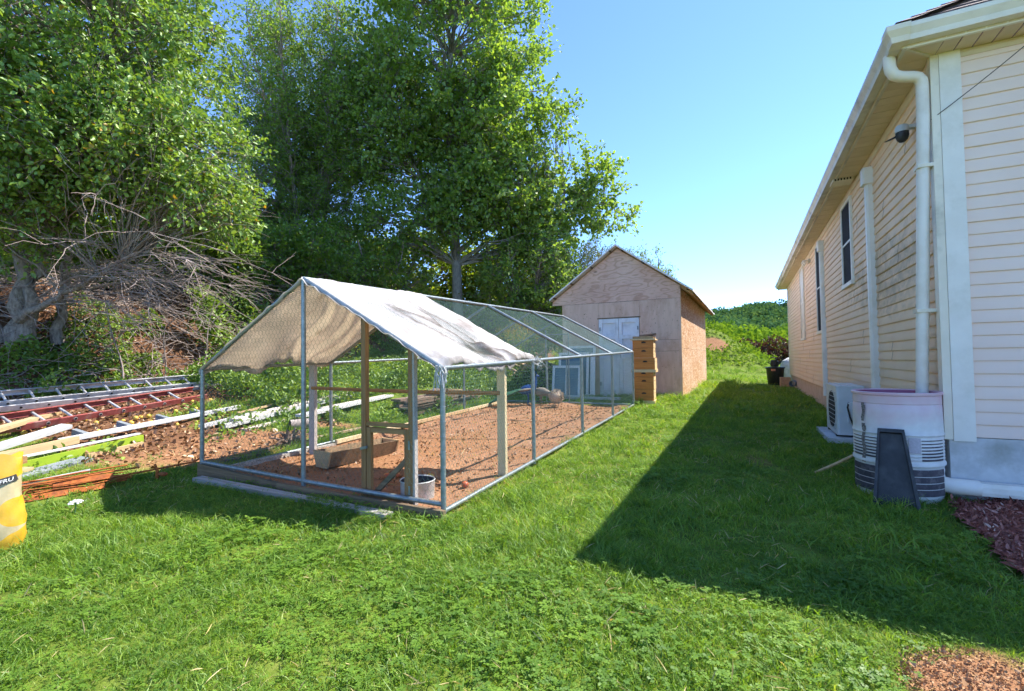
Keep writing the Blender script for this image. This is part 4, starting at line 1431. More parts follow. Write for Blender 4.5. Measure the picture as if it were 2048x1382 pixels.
ph = bird_at(6.62, 1.98, 'peahen', 'grey brown peahen facing left behind the blue peacock', 'peahen', R(-30))
m = MB().tube([(.30, 0, .22), (.20, 0, .25), (.08, 0, .28), (-.04, 0, .28), (-.11, 0, .30), (-.15, 0, .36), (-.17, 0, .42), (-.19, 0, .435), (-.225, 0, .425)], [.012, .06, .095, .10, .07, .035, .028, .026, .005], 12)
for s in (-1, 1):
    m.tube([(.0, s * .04, .2), (.01, s * .04, .1), (-.01, s * .04, .01), (-.05, s * .04, .006)], [.025, .011, .008, .006], 6)
m.build('body', 'bird_grey', ph, True)
MB().tube([(.18, 0, .27), (.34, 0, .22), (.52, 0, .15)], [.04, .07, .03], 8, True, .3).build('tail', 'bird_grey', ph, True)
hn = bird_at(6.3, 1.48, 'hen', 'plump cream hen with fluffed feathers near the back of the run', 'hen', R(70))
hn.scale = (.85, .85, .85)
m = MB().tube([(-.20, 0, .31), (-.16, 0, .29), (-.09, 0, .27), (0, 0, .255), (.09, 0, .24), (.15, 0, .23), (.19, 0, .20), (.21, 0, .17), (.235, 0, .155)], [.02, .10, .155, .165, .13, .08, .04, .032, .004], 14)
for s in (-1, 1):
    m.tube([(.0, s * .05, .14), (.005, s * .05, .07), (-.005, s * .05, .01), (.035, s * .05, .006)], [.03, .011, .008, .006], 6)
m.build('body', 'hen_cream', hn, True)
pp = rng.normal(size=(420, 3)); pp = unit(pp) * np.array([[.15, .16, .155]]) + np.array([[-.02, 0, .265]])
leaf_obj('feathers', pp, rng.uniform(.03, .06, 420), rng.random(420), 'hen_cream', hn, aspect=.7, up=0, out=unit(pp - np.array([[-.02, 0, .265]])))

# ------------------------------------------------------------------ sashes, planks and piles behind the run
def sash(name, label, a_, l_, w, h, lean, rot, cols):
    x, y = yard(a_, l_)
    t = thing(name, label, 'window frame', (x, y, GZ(x, y) + .02), -TH + rot, 'old window sashes leaning on the shed')
    rotm = Matrix.Rotation(R(-lean), 3, 'X')
    fw = .06
    def bar(x0, x1, z0, z1, nm='frame_bar', d=.035, mat='sash_white'):
        o = MB().span((x0, -d / 2, z0), (x1, d / 2, z1)).build(nm, mat, t)
        o.rotation_euler = (R(-lean), 0, 0)
        return o
    bar(0, fw, 0, h); bar(w - fw, w, 0, h)
    bar(fw, w - fw, 0, fw); bar(fw, w - fw, h - fw, h)
    iw = (w - 2 * fw - (cols - 1) * .04) / cols
    for c in range(cols):
        xa = fw + c * (iw + .04)
        if c:
            bar(xa - .04, xa, fw, h - fw)
        bar(xa, xa + iw, fw, h - fw, 'pane', .008, 'sash_glass')
    return t
sash('window_sash', 'white two-pane window sash leaning frontmost before the shed doors', 8.05, 2.28, .74, .80, 9, R(0), 2)
sash('window_sash', 'tall white window sash standing behind the two-pane one', 8.28, 2.20, .80, 1.12, 7, R(0), 1)
sash('window_sash', 'tallest white window sash leaning closest to the shed wall', 8.44, 2.02, .74, 1.28, 6, R(0), 1)
sash('window_sash', 'narrow white sash on edge at the right of the leaning windows', 8.36, 1.38, .12, 1.10, 6, R(0), 1)

pb = MB().span((0, 0, 0), (1.3, .16, .05)).build('white_plank', 'white_paint')
x, y = yard(7.55, 1.75)
pb.location = (x, y, GZ(x, y) + .05)
pb.rotation_euler = (0, 0, -TH)
tag(pb, 'short white plank lying on the ground behind the run below the sashes', 'plank')

def plank(name, label, cat, p0, p1, w, t, mat, roll=0, group=None):
    """board between two world points (centre line of its underside)"""
    p0, p1 = Vector(p0), Vector(p1)
    d = p1 - p0
    L = d.length
    o = MB().span((0, -w / 2, 0), (L, w / 2, t)).build(name, mat)
    xv = d.normalized()
    yv = Vector((0, 0, 1)).cross(xv).normalized()
    zv = xv.cross(yv)
    mt = Matrix((xv, yv, zv)).transposed()
    o.matrix_world = Matrix.Translation(p0) @ (mt @ Matrix.Rotation(R(roll), 3, 'X')).to_4x4()
    return tag(o, label, cat, group)

def gp_(x, y, dz=0.0):
    return (x, y, GZ(x, y) + dz)
# weathered boards stacked outside the left side of the run
sx0, sy0 = yard(4.25, 3.62)
stack = thing('board_stack', 'long stack of dark weathered boards along the left side of the run', 'board stack', gp_(sx0, sy0), -TH)
for k in range(6):
    for q in range(2):
        dx = random.uniform(-.02, .02) - q * .27
        y0 = random.uniform(-.10, .06)
        z = .04 + k * .052
        MB().box((dx - .1, 1.25 + y0, z + .025), (.25, 2.55 + random.uniform(-.15, .1), .042), (R(.8 + random.uniform(-.5, .5)), R(random.uniform(-1, 1)), R(random.uniform(-1.2, 1.2)))).build('board', 'stack_wood', stack)
MB().box((-.15, .95, .40), (.30, .5, .07), (R(6), 0, R(20))).build('board', 'stack_wood', stack)
MB().box((-.05, 1.55, .39), (.16, .40, .06), (R(-4), 0, R(-35))).build('board', 'tan_wood', stack)

# firewood heap beyond the back of the run
random.seed(21)
log_me = [MB().tube([(-.25, 0, 0), (-.1, .01, .005), (.1, -.005, 0), (.26, .0, .005)], [.05 - .008 * i, .055 - .008 * i, .05 - .008 * i, .045 - .008 * i], 9).mesh('log', 'log_wood', True) for i in range(3)]
for i in range(34):
    a_ = random.uniform(9.0, 10.4); l_ = random.uniform(2.75, 4.1)
    x, y = yard(a_, l_)
    hgt = .1 + max(0, .95 - abs(l_ - 3.35) * .95) * random.uniform(.55, 1.1)
    o = link('firewood_log', log_me[i % 3])
    o.location = (x, y, GZ(x, y) + hgt)
    o.rotation_euler = (random.uniform(-.5, .5), random.uniform(-.6, .6), random.uniform(0, 6.28))
    o.scale = (random.uniform(.7, 1.5), 1, 1)
    tag(o, 'split firewood stick tossed on the heap left of the shed', 'firewood', 'firewood heap left of the shed')
# dark earth heap that carries it
x, y = yard(9.7, 3.35)
hp = thing('brush_heap', 'dark heap of earth and brush under the firewood left of the shed', 'heap', gp_(x, y, -.1))
MB().sphere((0, 0, .1), .95, 20, 12, (.85, .8, .82), .10).build('mound', 'dark_gap', hp, True)
hpos = rng.normal(size=(1500, 3)); hpos = unit(hpos) * np.array([[.86, .82, .82]]); hpos[:, 2] = np.abs(hpos[:, 2]) + .1
leaf_obj('leaves', hpos, rng.uniform(.05, .10, 1500), rng.random(1500) * .5, 'leaf_dark', hp)

# ------------------------------------------------------------------ ladders and lumber at the left
def ladder(name, label, p0, p1, width, rail_mat, rung_mat, extra_rail=False, roll=22):
    p0, p1 = Vector(p0), Vector(p1)
    d = p1 - p0
    L = d.length
    t = thing(name, label, 'ladder')
    xv = d.normalized()
    yv = Vector((0, 0, 1)).cross(xv).normalized()
    zv = xv.cross(yv)
    t.matrix_world = Matrix.Translation(p0) @ (Matrix((xv, yv, zv)).transposed() @ Matrix.Rotation(R(roll), 3, 'X')).to_4x4()
    def rail(y, s, z=0, mat=rail_mat, h=.085):
        return MB().prism([(y, z), (y + s * .032, z), (y + s * .032, z + .006), (y + s * .006, z + .006), (y + s * .006, z + h - .006), (y + s * .032, z + h - .006), (y + s * .032, z + h), (y, z + h)], 0, L, 'x').build('rail', mat, t)
    r0 = rail(0, 1)
    r1 = rail(width, -1)
    r2 = rail(-.10, 1, -.035) if extra_rail else None
    n = int(L / .305)
    rung = MB().tube([(0, .0, 0), (0, width, 0)], .017, 8).mesh('rung', rung_mat, True)
    cap = MB().tube([(0, -.004, 0), (0, .004, 0)], .016, 10).mesh('rung_end', 'dark_gap')
    ring = MB().tube([(0, -.003, 0), (0, .003, 0)], .024, 10).mesh('rung_collar', rung_mat)
    for i in range(n):
        x = .16 + i * .305
        place('rung', rung, t, (x, 0, .045))
        place('rung_collar', ring, t, (x, -.002, .045))
        place('rung_end', cap, t, (x, -.006, .045))
        if r2:
            place('rung_end', cap, t, (x + .12, -.105, .008))
    return t
d1 = Vector((1.71, 2.63)).normalized()
a0 = Vector((-7.51, 6.91)) - d1 * 1.0
ladder('extension_ladder', 'silver aluminium extension ladder lying at the foot of the brushy bank', (a0.x, a0.y, GZ(a0.x, a0.y) + .10), (-5.78, 9.57, GZ(-5.8, 9.54) + .08), .40, 'aluminium', 'aluminium', True)
d2 = Vector((.86, 2.52)).normalized()
a0 = Vector((-6.39, 5.88)) - d2 * .6
ladder('fibreglass_ladder', 'red fibreglass ladder with white rungs lying before the silver ladder', (a0.x, a0.y, GZ(a0.x, a0.y) + .03), (-5.50, 8.47, GZ(-5.53, 8.4) + .03), .38, 'red_fiberglass', 'aluminium')

# white rail with grey cross pieces half sunk in the leaves
wr = thing('white_rail', 'long white rail with grey cross pieces lying among fallen leaves', 'rail')
q0, q1 = Vector(gp_(-5.50, 5.72, .06)), Vector(gp_(-4.62, 7.98, .05))
xv = (q1 - q0).normalized(); yv = Vector((0, 0, 1)).cross(xv).normalized(); zv = xv.cross(yv)
wr.matrix_world = Matrix.Translation(q0) @ Matrix((xv, yv, zv)).transposed().to_4x4()
Lw = (q1 - q0).length
MB().prism([(-.03, 0), (.03, 0), (.03, .055), (.012, .06), (.0, .052), (-.03, .055)], 0, Lw, 'x').build('rail', 'white_paint', wr)
for i in range(4):
    MB().box((.28 + i * .50, .13, .04), (.055, .22, .09), (R(14), 0, R(8))).build('cross_piece', 'slate_board', wr)

plank('lumber_plank', 'brown sawn plank resting across the near end of the silver ladder', 'plank', (-6.12, 5.45, .40), (-6.62, 6.84, .50), .12, .045, 'tan_wood')
plank('lumber_plank', 'cream painted plank sloping over the red ladder', 'plank', (-5.60, 5.00, .28), (-5.70, 6.03, .405), .13, .045, 'white_paint', 8)
plank('lumber_plank', 'weathered brown plank lying beside the lime green board', 'plank', (-5.22, 4.7, .235), (-5.20, 5.64, .27), .05, .085, 'tan_wood')
plank('lumber_plank', 'lime green painted board standing on edge in the lumber', 'board', gp_(-5.07, 4.72, -.01), gp_(-4.83, 6.16, .0), .035, .105, 'lime_paint')
plank('lumber_plank', 'white trim board lying along the top of the lime green board', 'board', (-5.16, 4.72, .235), (-4.90, 6.18, .285), .05, .02, 'white_paint')
plank('lumber_plank', 'short tan offcut in the grass before the lime green board', 'plank', gp_(-4.86, 5.40, .0), gp_(-4.72, 6.02, .0), .04, .06, 'tan_wood')
plank('lumber_plank', 'square brown timber end stacked behind the yellow bag', 'timber', gp_(-5.02, 4.35, .10), gp_(-5.0, 4.82, .10), .10, .07, 'brown_beam')
plank('lumber_plank', 'lowest brown timber behind the yellow bag', 'timber', gp_(-4.92, 4.20, .0), gp_(-4.90, 4.78, .0), .12, .08, 'tan_wood')
plank('slate_slab', 'flat grey slab between the lime board and the rusty rods', 'slab', gp_(-4.83, 4.50, .0), gp_(-4.80, 5.32, .0), .14, .05, 'slate_board', 12)
plank('white_board', 'wide pinkish speckled board in the middle of the board bundle', 'board', gp_(-4.20, 7.10, .11), gp_(-3.35, 9.95, .10), .20, .03, 'pink_board')
plank('white_board', 'white channel board at the front of the board bundle', 'board', gp_(-4.20, 6.85, .06), gp_(-3.28, 9.75, .05), .09, .06, 'white_paint')
plank('white_board', 'thin yellowish batten along the back of the board bundle', 'board', gp_(-4.38, 7.5, .10), gp_(-3.50, 10.1, .10), .04, .03, 'tan_wood')
plank('white_board', 'short white channel piece at the left end of the board bundle', 'board', gp_(-4.50, 6.80, .05), gp_(-4.20, 7.75, .06), .08, .05, 'white_paint')
plank('white_board', 'pale rough board on the ground before the board bundle', 'board', gp_(-3.98, 6.98, .01), gp_(-3.42, 8.60, .01), .10, .035, 'pink_board')
plank('white_board', 'broad white speckled board propped on a log beside the run', 'board', gp_(-3.40, 7.55, .15), gp_(-2.68, 10.25, .02), .20, .04, 'white_paint')
plank('white_board', 'narrow pale batten behind the broad white speckled board', 'board', gp_(-3.40, 8.35, .10), gp_(-2.72, 10.1, .06), .05, .03, 'pink_board')
x, y = -3.33, 7.42
lg = thing('hollow_log', 'short hollow grey log under the end of the broad white board', 'log', gp_(x, y, .07), R(35))
MB().tube([(-.16, 0, 0), (0, .01, .005), (.16, 0, .01)], [.085, .08, .078], 12, False).build('shell', 'twig', lg, True)
MB().tube([(-.159, 0, 0), (.159, 0, .01)], [.06, .055], 12, True).build('hollow', 'dark_gap', lg, True)
rt = thing('root_stump', 'tangled dark root stump beside the left wall of the run', 'stump', gp_(-3.08, 6.55, .0))
m = MB()
random.seed(5)
for i in range(26):
    an = random.uniform(0, 6.28)
    rr = random.uniform(.12, .34)
    m.tube([(0, 0, .08), (rr * .5 * math.cos(an), rr * .5 * math.sin(an), random.uniform(.06, .22)), (rr * math.cos(an), rr * math.sin(an), random.uniform(-.02, .16))], [.03, .016, .005], 5)
m.sphere((0, 0, .07), .10, 10, 7, (1.2, 1, .8), .15)
m.build('roots', 'stack_wood', rt, True)
for k, (x0, y0, x1, y1) in enumerate(((-3.32, 6.0, -2.98, 6.62), (-3.42, 5.62, -3.12, 6.06))):
    plank('rotten_slat', ('dark rotten slat outside the run beside the root stump', 'dark rotten slat outside the run nearer the front corner')[k], 'slat', gp_(x0, y0, .01), gp_(x1, y1, .02), .07, .025, 'stack_wood')
plank('rotten_slat', 'reddish rotten slat along the outside of the left base tube', 'slat', gp_(-2.95, 6.7, .02), gp_(-2.2, 8.2, .02), .06, .03, 'log_wood')

# bundle of rusty rods
rb = thing('rusty_rod_bundle', 'bundle of rusty iron rods and flat bars lying in the grass', 'scrap iron', (-4.20, 4.36, GZ(-4.2, 4.36)), 0)
random.seed(3)
dv = Vector((.46, .66)).normalized()
nv_ = Vector((-dv.y, dv.x))
for i in range(26):
    off = random.uniform(-.20, .20)
    fan = random.uniform(-.16, .16)
    s0, s1 = random.uniform(-.75, -.25), random.uniform(.30, .62)
    bend = random.uniform(-.05, .05)
    h0 = random.uniform(.02, .15)
    pts_ = []
    for t in (0, .33, .66, 1):
        s = s0 + (s1 - s0) * t
        w = off * (1 - .15 * t) + fan * (t - .5) + bend * math.sin(t * 3.1) + random.uniform(-.01, .01)
        pts_.append((dv.x * s + nv_.x * w, dv.y * s + nv_.y * w, h0 + random.uniform(-.01, .02)))
    MB().tube(pts_, random.choice((.005, .006, .008)), 6).build('rod', 'rust', rb, True)
for sc_, (s0, s1, w, hz) in enumerate(((-.05, .38, -.10, .10), (-.60, .30, -.16, .03))):
    MB().box((dv.x * (s0 + s1) / 2 + nv_.x * w, dv.y * (s0 + s1) / 2 + nv_.y * w, hz), (s1 - s0, .055, .012), (R(50), 0, math.atan2(dv.y, dv.x))).build('flat_bar', 'rust', rb)
MB().tube([(dv.x * .1 + nv_.x * -.1, dv.y * .1 + nv_.y * -.1, .08), (dv.x * .6 + nv_.x * -.12, dv.y * .6 - .02, .09), (dv.x * 1.05 - nv_.x * .18, dv.y * 1.05 - nv_.y * .18, .12), (dv.x * 1.18 - nv_.x * .13, dv.y * 1.18 - nv_.y * .13, .17)], .010, 6).build('bent_rod', 'rust', rb, True)
MB().box((dv.x * -.05 + nv_.x * .12, dv.y * -.05 + nv_.y * .12, .13), (.62, .03, .012), (R(20), R(-4), math.atan2(dv.y, dv.x))).build('bright_strip', 'aluminium', rb)
MB().tube([(.52, .52, .0), (.52, .53, .07), (.50, .52, .15)], [.018, .015, .011], 7).build('stake', 'rust', rb, True)
MB().sphere((.60, .50, .05), .035, 9, 6, (1.4, .9, .7)).build('clamp', 'rust', rb, True)

# yellow bag at the left edge
def bag_mat():
    m, nt, out = new_mat('bag_print')
    tc = nt.nodes.new('ShaderNodeTexCoord')
    sp = nt.nodes.new('ShaderNodeSeparateXYZ')
    nt.links.new(tc.outputs['Object'], sp.inputs[0])
    wob = noise(nt, tc.outputs['Object'], 4, 2)
    z = mathn(nt, 'ADD', sp.outputs['Z'], mathn(nt, 'ADD', mathn(nt, 'MULTIPLY', sp.outputs['X'], -.55), mathn(nt, 'MULTIPLY', mathn(nt, 'SUBTRACT', wob, .5), .12)))
    def band(lo, hi):
        return mathn(nt, 'MULTIPLY', mathn(nt, 'GREATER_THAN', z, lo), mathn(nt, 'LESS_THAN', z, hi))
    dx = mathn(nt, 'SUBTRACT', sp.outputs['X'], .19)
    dz = mathn(nt, 'SUBTRACT', sp.outputs['Z'], .26)
    r2 = mathn(nt, 'ADD', mathn(nt, 'MULTIPLY', dx, dx), mathn(nt, 'MULTIPLY', dz, dz))
    tan = mathn(nt, 'MULTIPLY', band(.03, .40), mathn(nt, 'GREATER_THAN', r2, .0095))
    f = noise(nt, tc.outputs['Object'], 9, 5)
    c = mixc(nt, tan, (.58, .33, .015), (.42, .35, .20))
    c = mixc(nt, ramp(nt, f, [(.4, (0, 0, 0)), (.75, (.35, .35, .35))]), c, (.40, .30, .12))
    dk = mathn(nt, 'MULTIPLY', band(.02, .12), mathn(nt, 'LESS_THAN', sp.outputs['X'], .07))
    sc2 = noise(nt, tc.outputs['Object'], 24, 3)
    c = mixc(nt, mathn(nt, 'MULTIPLY', dk, ramp(nt, sc2, [(.52, (0, 0, 0)), (.56, (1, 1, 1))])), c, (.16, .06, .03))
    principled(nt, out, c, .38, 0, .5, f, .006)
bag_mat()
bagz = GZ(-3.33, 3.02)
bag = thing('feed_bag', 'tall yellow and tan printed feed bag standing at the lawn edge', 'bag', (-3.43, 3.04, bagz), R(38))
bag.scale = (.95, .95, .95)
m = MB()
nz_, nr = 22, 28
random.seed(9)
for j in range(nz_):
    t = j / (nz_ - 1)
    z = t * .64
    w = .215 * (1 + .06 * math.sin(t * 7)) * (1 - .10 * t ** 3) * (.93 + .07 * min(1, t * 8))
    dpt = (.095 * (1 - .55 * t ** 2.2)) * (.8 + .2 * min(1, t * 6))
    for i in range(nr):
        a_ = 2 * math.pi * i / nr
        ca, sa = math.cos(a_), math.sin(a_)
        px = math.copysign(abs(ca) ** .75, ca) * w
        py = math.copysign(abs(sa) ** .8, sa) * dpt
        cr_ = .010 * math.sin(i * 2.1 + j * .9) + .008 * math.sin(i * 1.3 - j * 1.7) + random.uniform(-.004, .004)
        m.v.append((px * (1 + cr_ * 2), py * (1 + cr_ * 4) + .03 * t * t, z + (.02 * math.sin(i * .9) if j == nz_ - 1 else 0)))
for j in range(nz_ - 1):
    for i in range(nr):
        a_, b_ = j * nr + i, j * nr + (i + 1) % nr
        m.f.append((a_, b_, b_ + nr, a_ + nr))
m.f.append(tuple((nz_ - 1) * nr + i for i in range(nr)))
m.build('sack', 'bag_print', bag, True)
def bag_face(x, z, off):
    t = min(1, max(0, z / .64))
    w = .215 * (1 + .06 * math.sin(t * 7)) * (1 - .10 * t ** 3) * (.93 + .07 * min(1, t * 8))
    dpt = (.095 * (1 - .55 * t ** 2.2)) * (.8 + .2 * min(1, t * 6))
    ca = min(1, abs(x) / w) ** (1 / .75)
    sa = math.sqrt(max(0, 1 - ca * ca))
    return (x, -(sa ** .8) * dpt * 1.06 + .03 * t * t - off, z)
def on_bag(u, v, off):
    c_, s_ = math.cos(R(14)), math.sin(R(14))
    return bag_face(.100 + u * c_ - v * s_, .46 + u * s_ + v * c_, off)
gv, gf = [], []
for j in range(5):
    for i in range(13):
        gv.append(on_bag(-.010 + .098 * i / 12, -.009 + .042 * j / 4, .007))
for j in range(4):
    for i in range(12):
        q = j * 13 + i
        gf.append((q, q + 1, q + 14, q + 13))
MB().add(gv, gf).build('print_band', 'bag_dark', bag)
fc = bpy.data.curves.new('lettering', 'FONT')
fc.body = 'FRU'
fc.size = .034
fc.shear = .25
tmp = bpy.data.objects.new('tmp', fc)
COL.objects.link(tmp)
dgx = bpy.context.evaluated_depsgraph_get()
tm = bpy.data.meshes.new_from_object(tmp.evaluated_get(dgx))
bpy.data.objects.remove(tmp)
for v_ in tm.vertices:
    v_.co = on_bag(v_.co.x * 1.15, v_.co.y, .0105)
tm.materials.clear()
tm.materials.append(MATS['bag_white'])
tm.name = 'lettering'
link('lettering', tm, bag)
cp = MB().sphere((0, 0, 0), .05, 10, 6, (1.4, .6, .5), .1).build('tied_top', 'bag_white', bag, True)
cp.location = (-.06, .03, .65)

# ------------------------------------------------------------------ trees
def tube_np(paths, radii, n=4):
    """many tapered tubes (m, k, 3), radii (m, k) -> V, F"""
    P = np.asarray(paths, float)
    Rr = np.asarray(radii, float)
    m, k, _ = P.shape
    d = np.empty_like(P)
    d[:, 1:-1] = P[:, 2:] - P[:, :-2]
    d[:, 0] = P[:, 1] - P[:, 0]
    d[:, -1] = P[:, -1] - P[:, -2]
    d = unit(d)
    ref = np.where(np.abs(d[..., 2:3]) < .9, np.array([0, 0, 1.0]), np.array([1.0, 0, 0]))
    s = unit(np.cross(d, ref))
    u = np.cross(s, d)
    ang = 2 * np.pi * np.arange(n) / n
    V = P[:, :, None, :] + (s[:, :, None, :] * np.cos(ang)[None, None, :, None] + u[:, :, None, :] * np.sin(ang)[None, None, :, None]) * Rr[:, :, None, None]
    V = V.reshape(-1, 3)
    base = (np.arange(m) * k * n)[:, None, None]
    ring = (np.arange(k - 1) * n)[None, :, None]
    j = np.arange(n)[None, None, :]
    j2 = (np.arange(n) + 1) % n
    a = (base + ring + j).ravel()
    b = (base + ring + j2[None, None, :]).ravel()
    return V, np.stack([a, b, b + n, a + n], 1)

def merge(parts):
    V, F, o = [], [], 0
    for v, f in parts:
        V.append(v); F.append(f + o)
        o += len(v)
    return np.concatenate(V), np.concatenate(F)

def curve_between(p0, p1, k=5, sag=.1, jit=.06):
    t = np.linspace(0, 1, k)[None, :, None]
    P = p0[:, None, :] * (1 - t) + p1[:, None, :] * t
    L = np.linalg.norm(p1 - p0, axis=1)[:, None, None]
    P[:, :, 2] += (np.sin(np.pi * t[..., 0]) * sag * L[..., 0])
    w = np.sin(np.pi * t)
    P += rng.normal(size=P.shape) * jit * L * w
    return P

def back_off(stems, blobs, s):
    """set a tree s times as far off, keeping its foot on the ground"""
    f = lambda p: (p[0] * s, p[1] * s, 1.2 + (p[2] - 1.2) * s)
    st_ = []
    for pts, r0, r1 in stems:
        q = [f(p) for p in pts]
        st_.append((q, r0 * s, r1 * s))
    if st_:
        zg = GZ(st_[0][0][0][0], st_[0][0][0][1]) - .1
        for q, _, _ in st_:
            if q[0][2] < 4.0:
                q[0] = (q[0][0], q[0][1], zg)
    return st_, [(f(c), tuple(v * s for v in r)) for c, r in blobs]

def tree(name, label, cat, stems, blobs, leafmat, lsize, nclump, nleaf, barkmat='bark', group=None, sig=.30, limbs=1.0, aspect=.62, tdroop=.25, shell=.55, up=.6, off=1.0):
    """stems: [(points, r0, r1)], blobs: [(centre, radii)]"""
    if off != 1.0:
        stems, blobs = back_off(stems, blobs, off)
    base = stems[0][0][0]
    t = thing(name, label, cat, base, 0, group)
    b0 = np.array(base)
    parts, anchors, arad = [], [], []
    for pts, r0, r1 in stems:
        P = np.array(pts, float)
        k = 14
        tt = np.linspace(0, len(P) - 1, k)
        Q = np.stack([np.interp(tt, np.arange(len(P)), P[:, i]) for i in range(3)], 1)
        Q[1:-1] += rng.normal(size=(k - 2, 3)) * np.array([.05, .05, .0]) * (.5 + r0 * 3)
        rr = r0 + (r1 - r0) * np.linspace(0, 1, k) ** .8
        rr[0] *= 1.25
        V, F = tube_np(Q[None], rr[None], 9)
        parts.append((V, F))
        anchors.append(Q[3:]); arad.append(rr[3:])
    anchors = np.concatenate(anchors); arad = np.concatenate(arad)
    vol = np.array([np.prod(r) ** (2 / 3) for _, r in blobs])
    cnt = np.maximum(3, (nclump * vol / vol.sum()).astype(int))
    C, O = [], []
    for (c, r), n in zip(blobs, cnt):
        u = unit(rng.normal(size=(n, 3)))
        rad = (shell + (1 - shell) * rng.random(n) ** .6)
        rad *= 1 + .22 * (vnoise(u[:, 0] * 3 + c[0], u[:, 1] * 3 + u[:, 2] * 2, 1, 31) - .5) * 2
        C.append(np.array(c) + u * np.array(r) * rad[:, None])
        O.append(u)
    C = np.concatenate(C); O = np.concatenate(O)
    # limbs to the clumps
    nl = int(len(C) * limbs)
    sel = rng.permutation(len(C))[:nl]
    T = C[sel]
    dd = np.linalg.norm(T[:, None] - anchors[None], axis=2) + 1.4 * np.clip(anchors[None, :, 2] - T[:, None, 2] + .5, 0, None)
    ai = dd.argmin(1)
    P0 = anchors[ai]
    P = curve_between(P0, T, 6, .08, .035)
    L = np.linalg.norm(T - P0, axis=1)
    r0 = np.minimum(arad[ai] * .55, .008 + .012 * L)
    rr = r0[:, None] * np.linspace(1, .22, 6)[None]
    parts.append(tube_np(P, rr, 5))
    # leaves
    nC = len(C)
    per = rng.poisson(nleaf, nC) + 4
    ci = np.repeat(np.arange(nC), per)
    KT = 6
    tw = unit(rng.normal(size=(nC, KT, 3)) + O[:, None] * .9 + np.array([0, 0, .25]))
    tl = sig * 2.1 * rng.uniform(.5, 1.25, (nC, KT))
    tid = rng.integers(0, KT, len(ci))
    along = rng.random(len(ci)) ** .75
    d_ = tw[ci, tid]
    pos = C[ci] + d_ * (tl[ci, tid] * along)[:, None] + np.clip(rng.normal(size=(len(ci), 3)), -1.6, 1.6) * sig * .20
    TP = np.stack([C[:, None] + tw * 0, C[:, None] + tw * tl[..., None] * .95], 2).reshape(-1, 2, 3)
    twV, twF = tube_np(TP, np.array([[.006, .002]]).repeat(len(TP), 0) * (1.0 if off == 1.0 else off), 3)
    V, F = merge(parts + [(twV, twF)])
    link('trunk', np_mesh('trunk', V - b0, F, barkmat, None, True), t)
    cv = rng.random(nC)
    var = np.clip(.45 * cv[ci] + .55 * rng.random(len(ci)) ** 1.1, 0, 1)
    sz = lsize * rng.uniform(.6, 1.25, len(ci))
    leaf_obj('crown', pos - b0, sz, var, leafmat, t, out=d_ * 1.1, aspect=aspect, droop=tdroop, up=up)
    return t, anchors, arad

bx0, by0 = -9.1, 8.72
zb = 1.62
ap, ap_anch, ap_r = tree('apple_tree', 'old many-stemmed apple tree with bare lower twigs at the left', 'tree',
    [([(bx0, by0, zb), (bx0 - .05, by0, 2.6), (bx0 - .25, by0 + .1, 4.2), (bx0 - .6, by0 + .2, 7.6)], .20, .04),
     ([(bx0 + .1, by0 - .05, zb + .1), (bx0 + .35, by0 - .1, 2.7), (bx0 + .9, by0 - .2, 4.0), (bx0 + 1.9, by0 - .3, 7.2)], .13, .03),
     ([(bx0 + .3, by0 + .4, zb), (bx0 + .45, by0 + .4, 2.8), (bx0 + .6, by0 + .2, 4.4), (bx0 + 1.2, by0 + .2, 7.8)], .10, .03),
     ([(bx0 - .25, by0 - .2, zb), (bx0 - .5, by0 - .3, 2.7), (bx0 - .9, by0 - .4, 4.2), (bx0 - 1.3, by0 - .6, 7)], .12, .03),
     ([(bx0 + .15, by0 - .2, 2.05), (bx0 + 1.0, by0 - .35, 2.45), (bx0 + 2.1, by0 - .3, 3.0)], .075, .03)],
    [((-9.3, 8.7, 7.4), (2.9, 2.4, 2.6)), ((-7.4, 8.4, 7.0), (1.9, 1.9, 2.5)), ((-6.4, 8.5, 5.0), (1.5, 1.5, 1.0)), ((-9.6, 7.8, 5.2), (2.3, 1.6, 1.3)), ((-7.6, 8.0, 5.0), (1.6, 1.5, 1.1)), ((-5.9, 8.6, 4.1), (.9, .9, .45)), ((-8.2, 7.9, 3.7), (.9, .9, .4))],
    'leaf_apple', .092, 1250, 70, sig=.27, tdroop=.35)
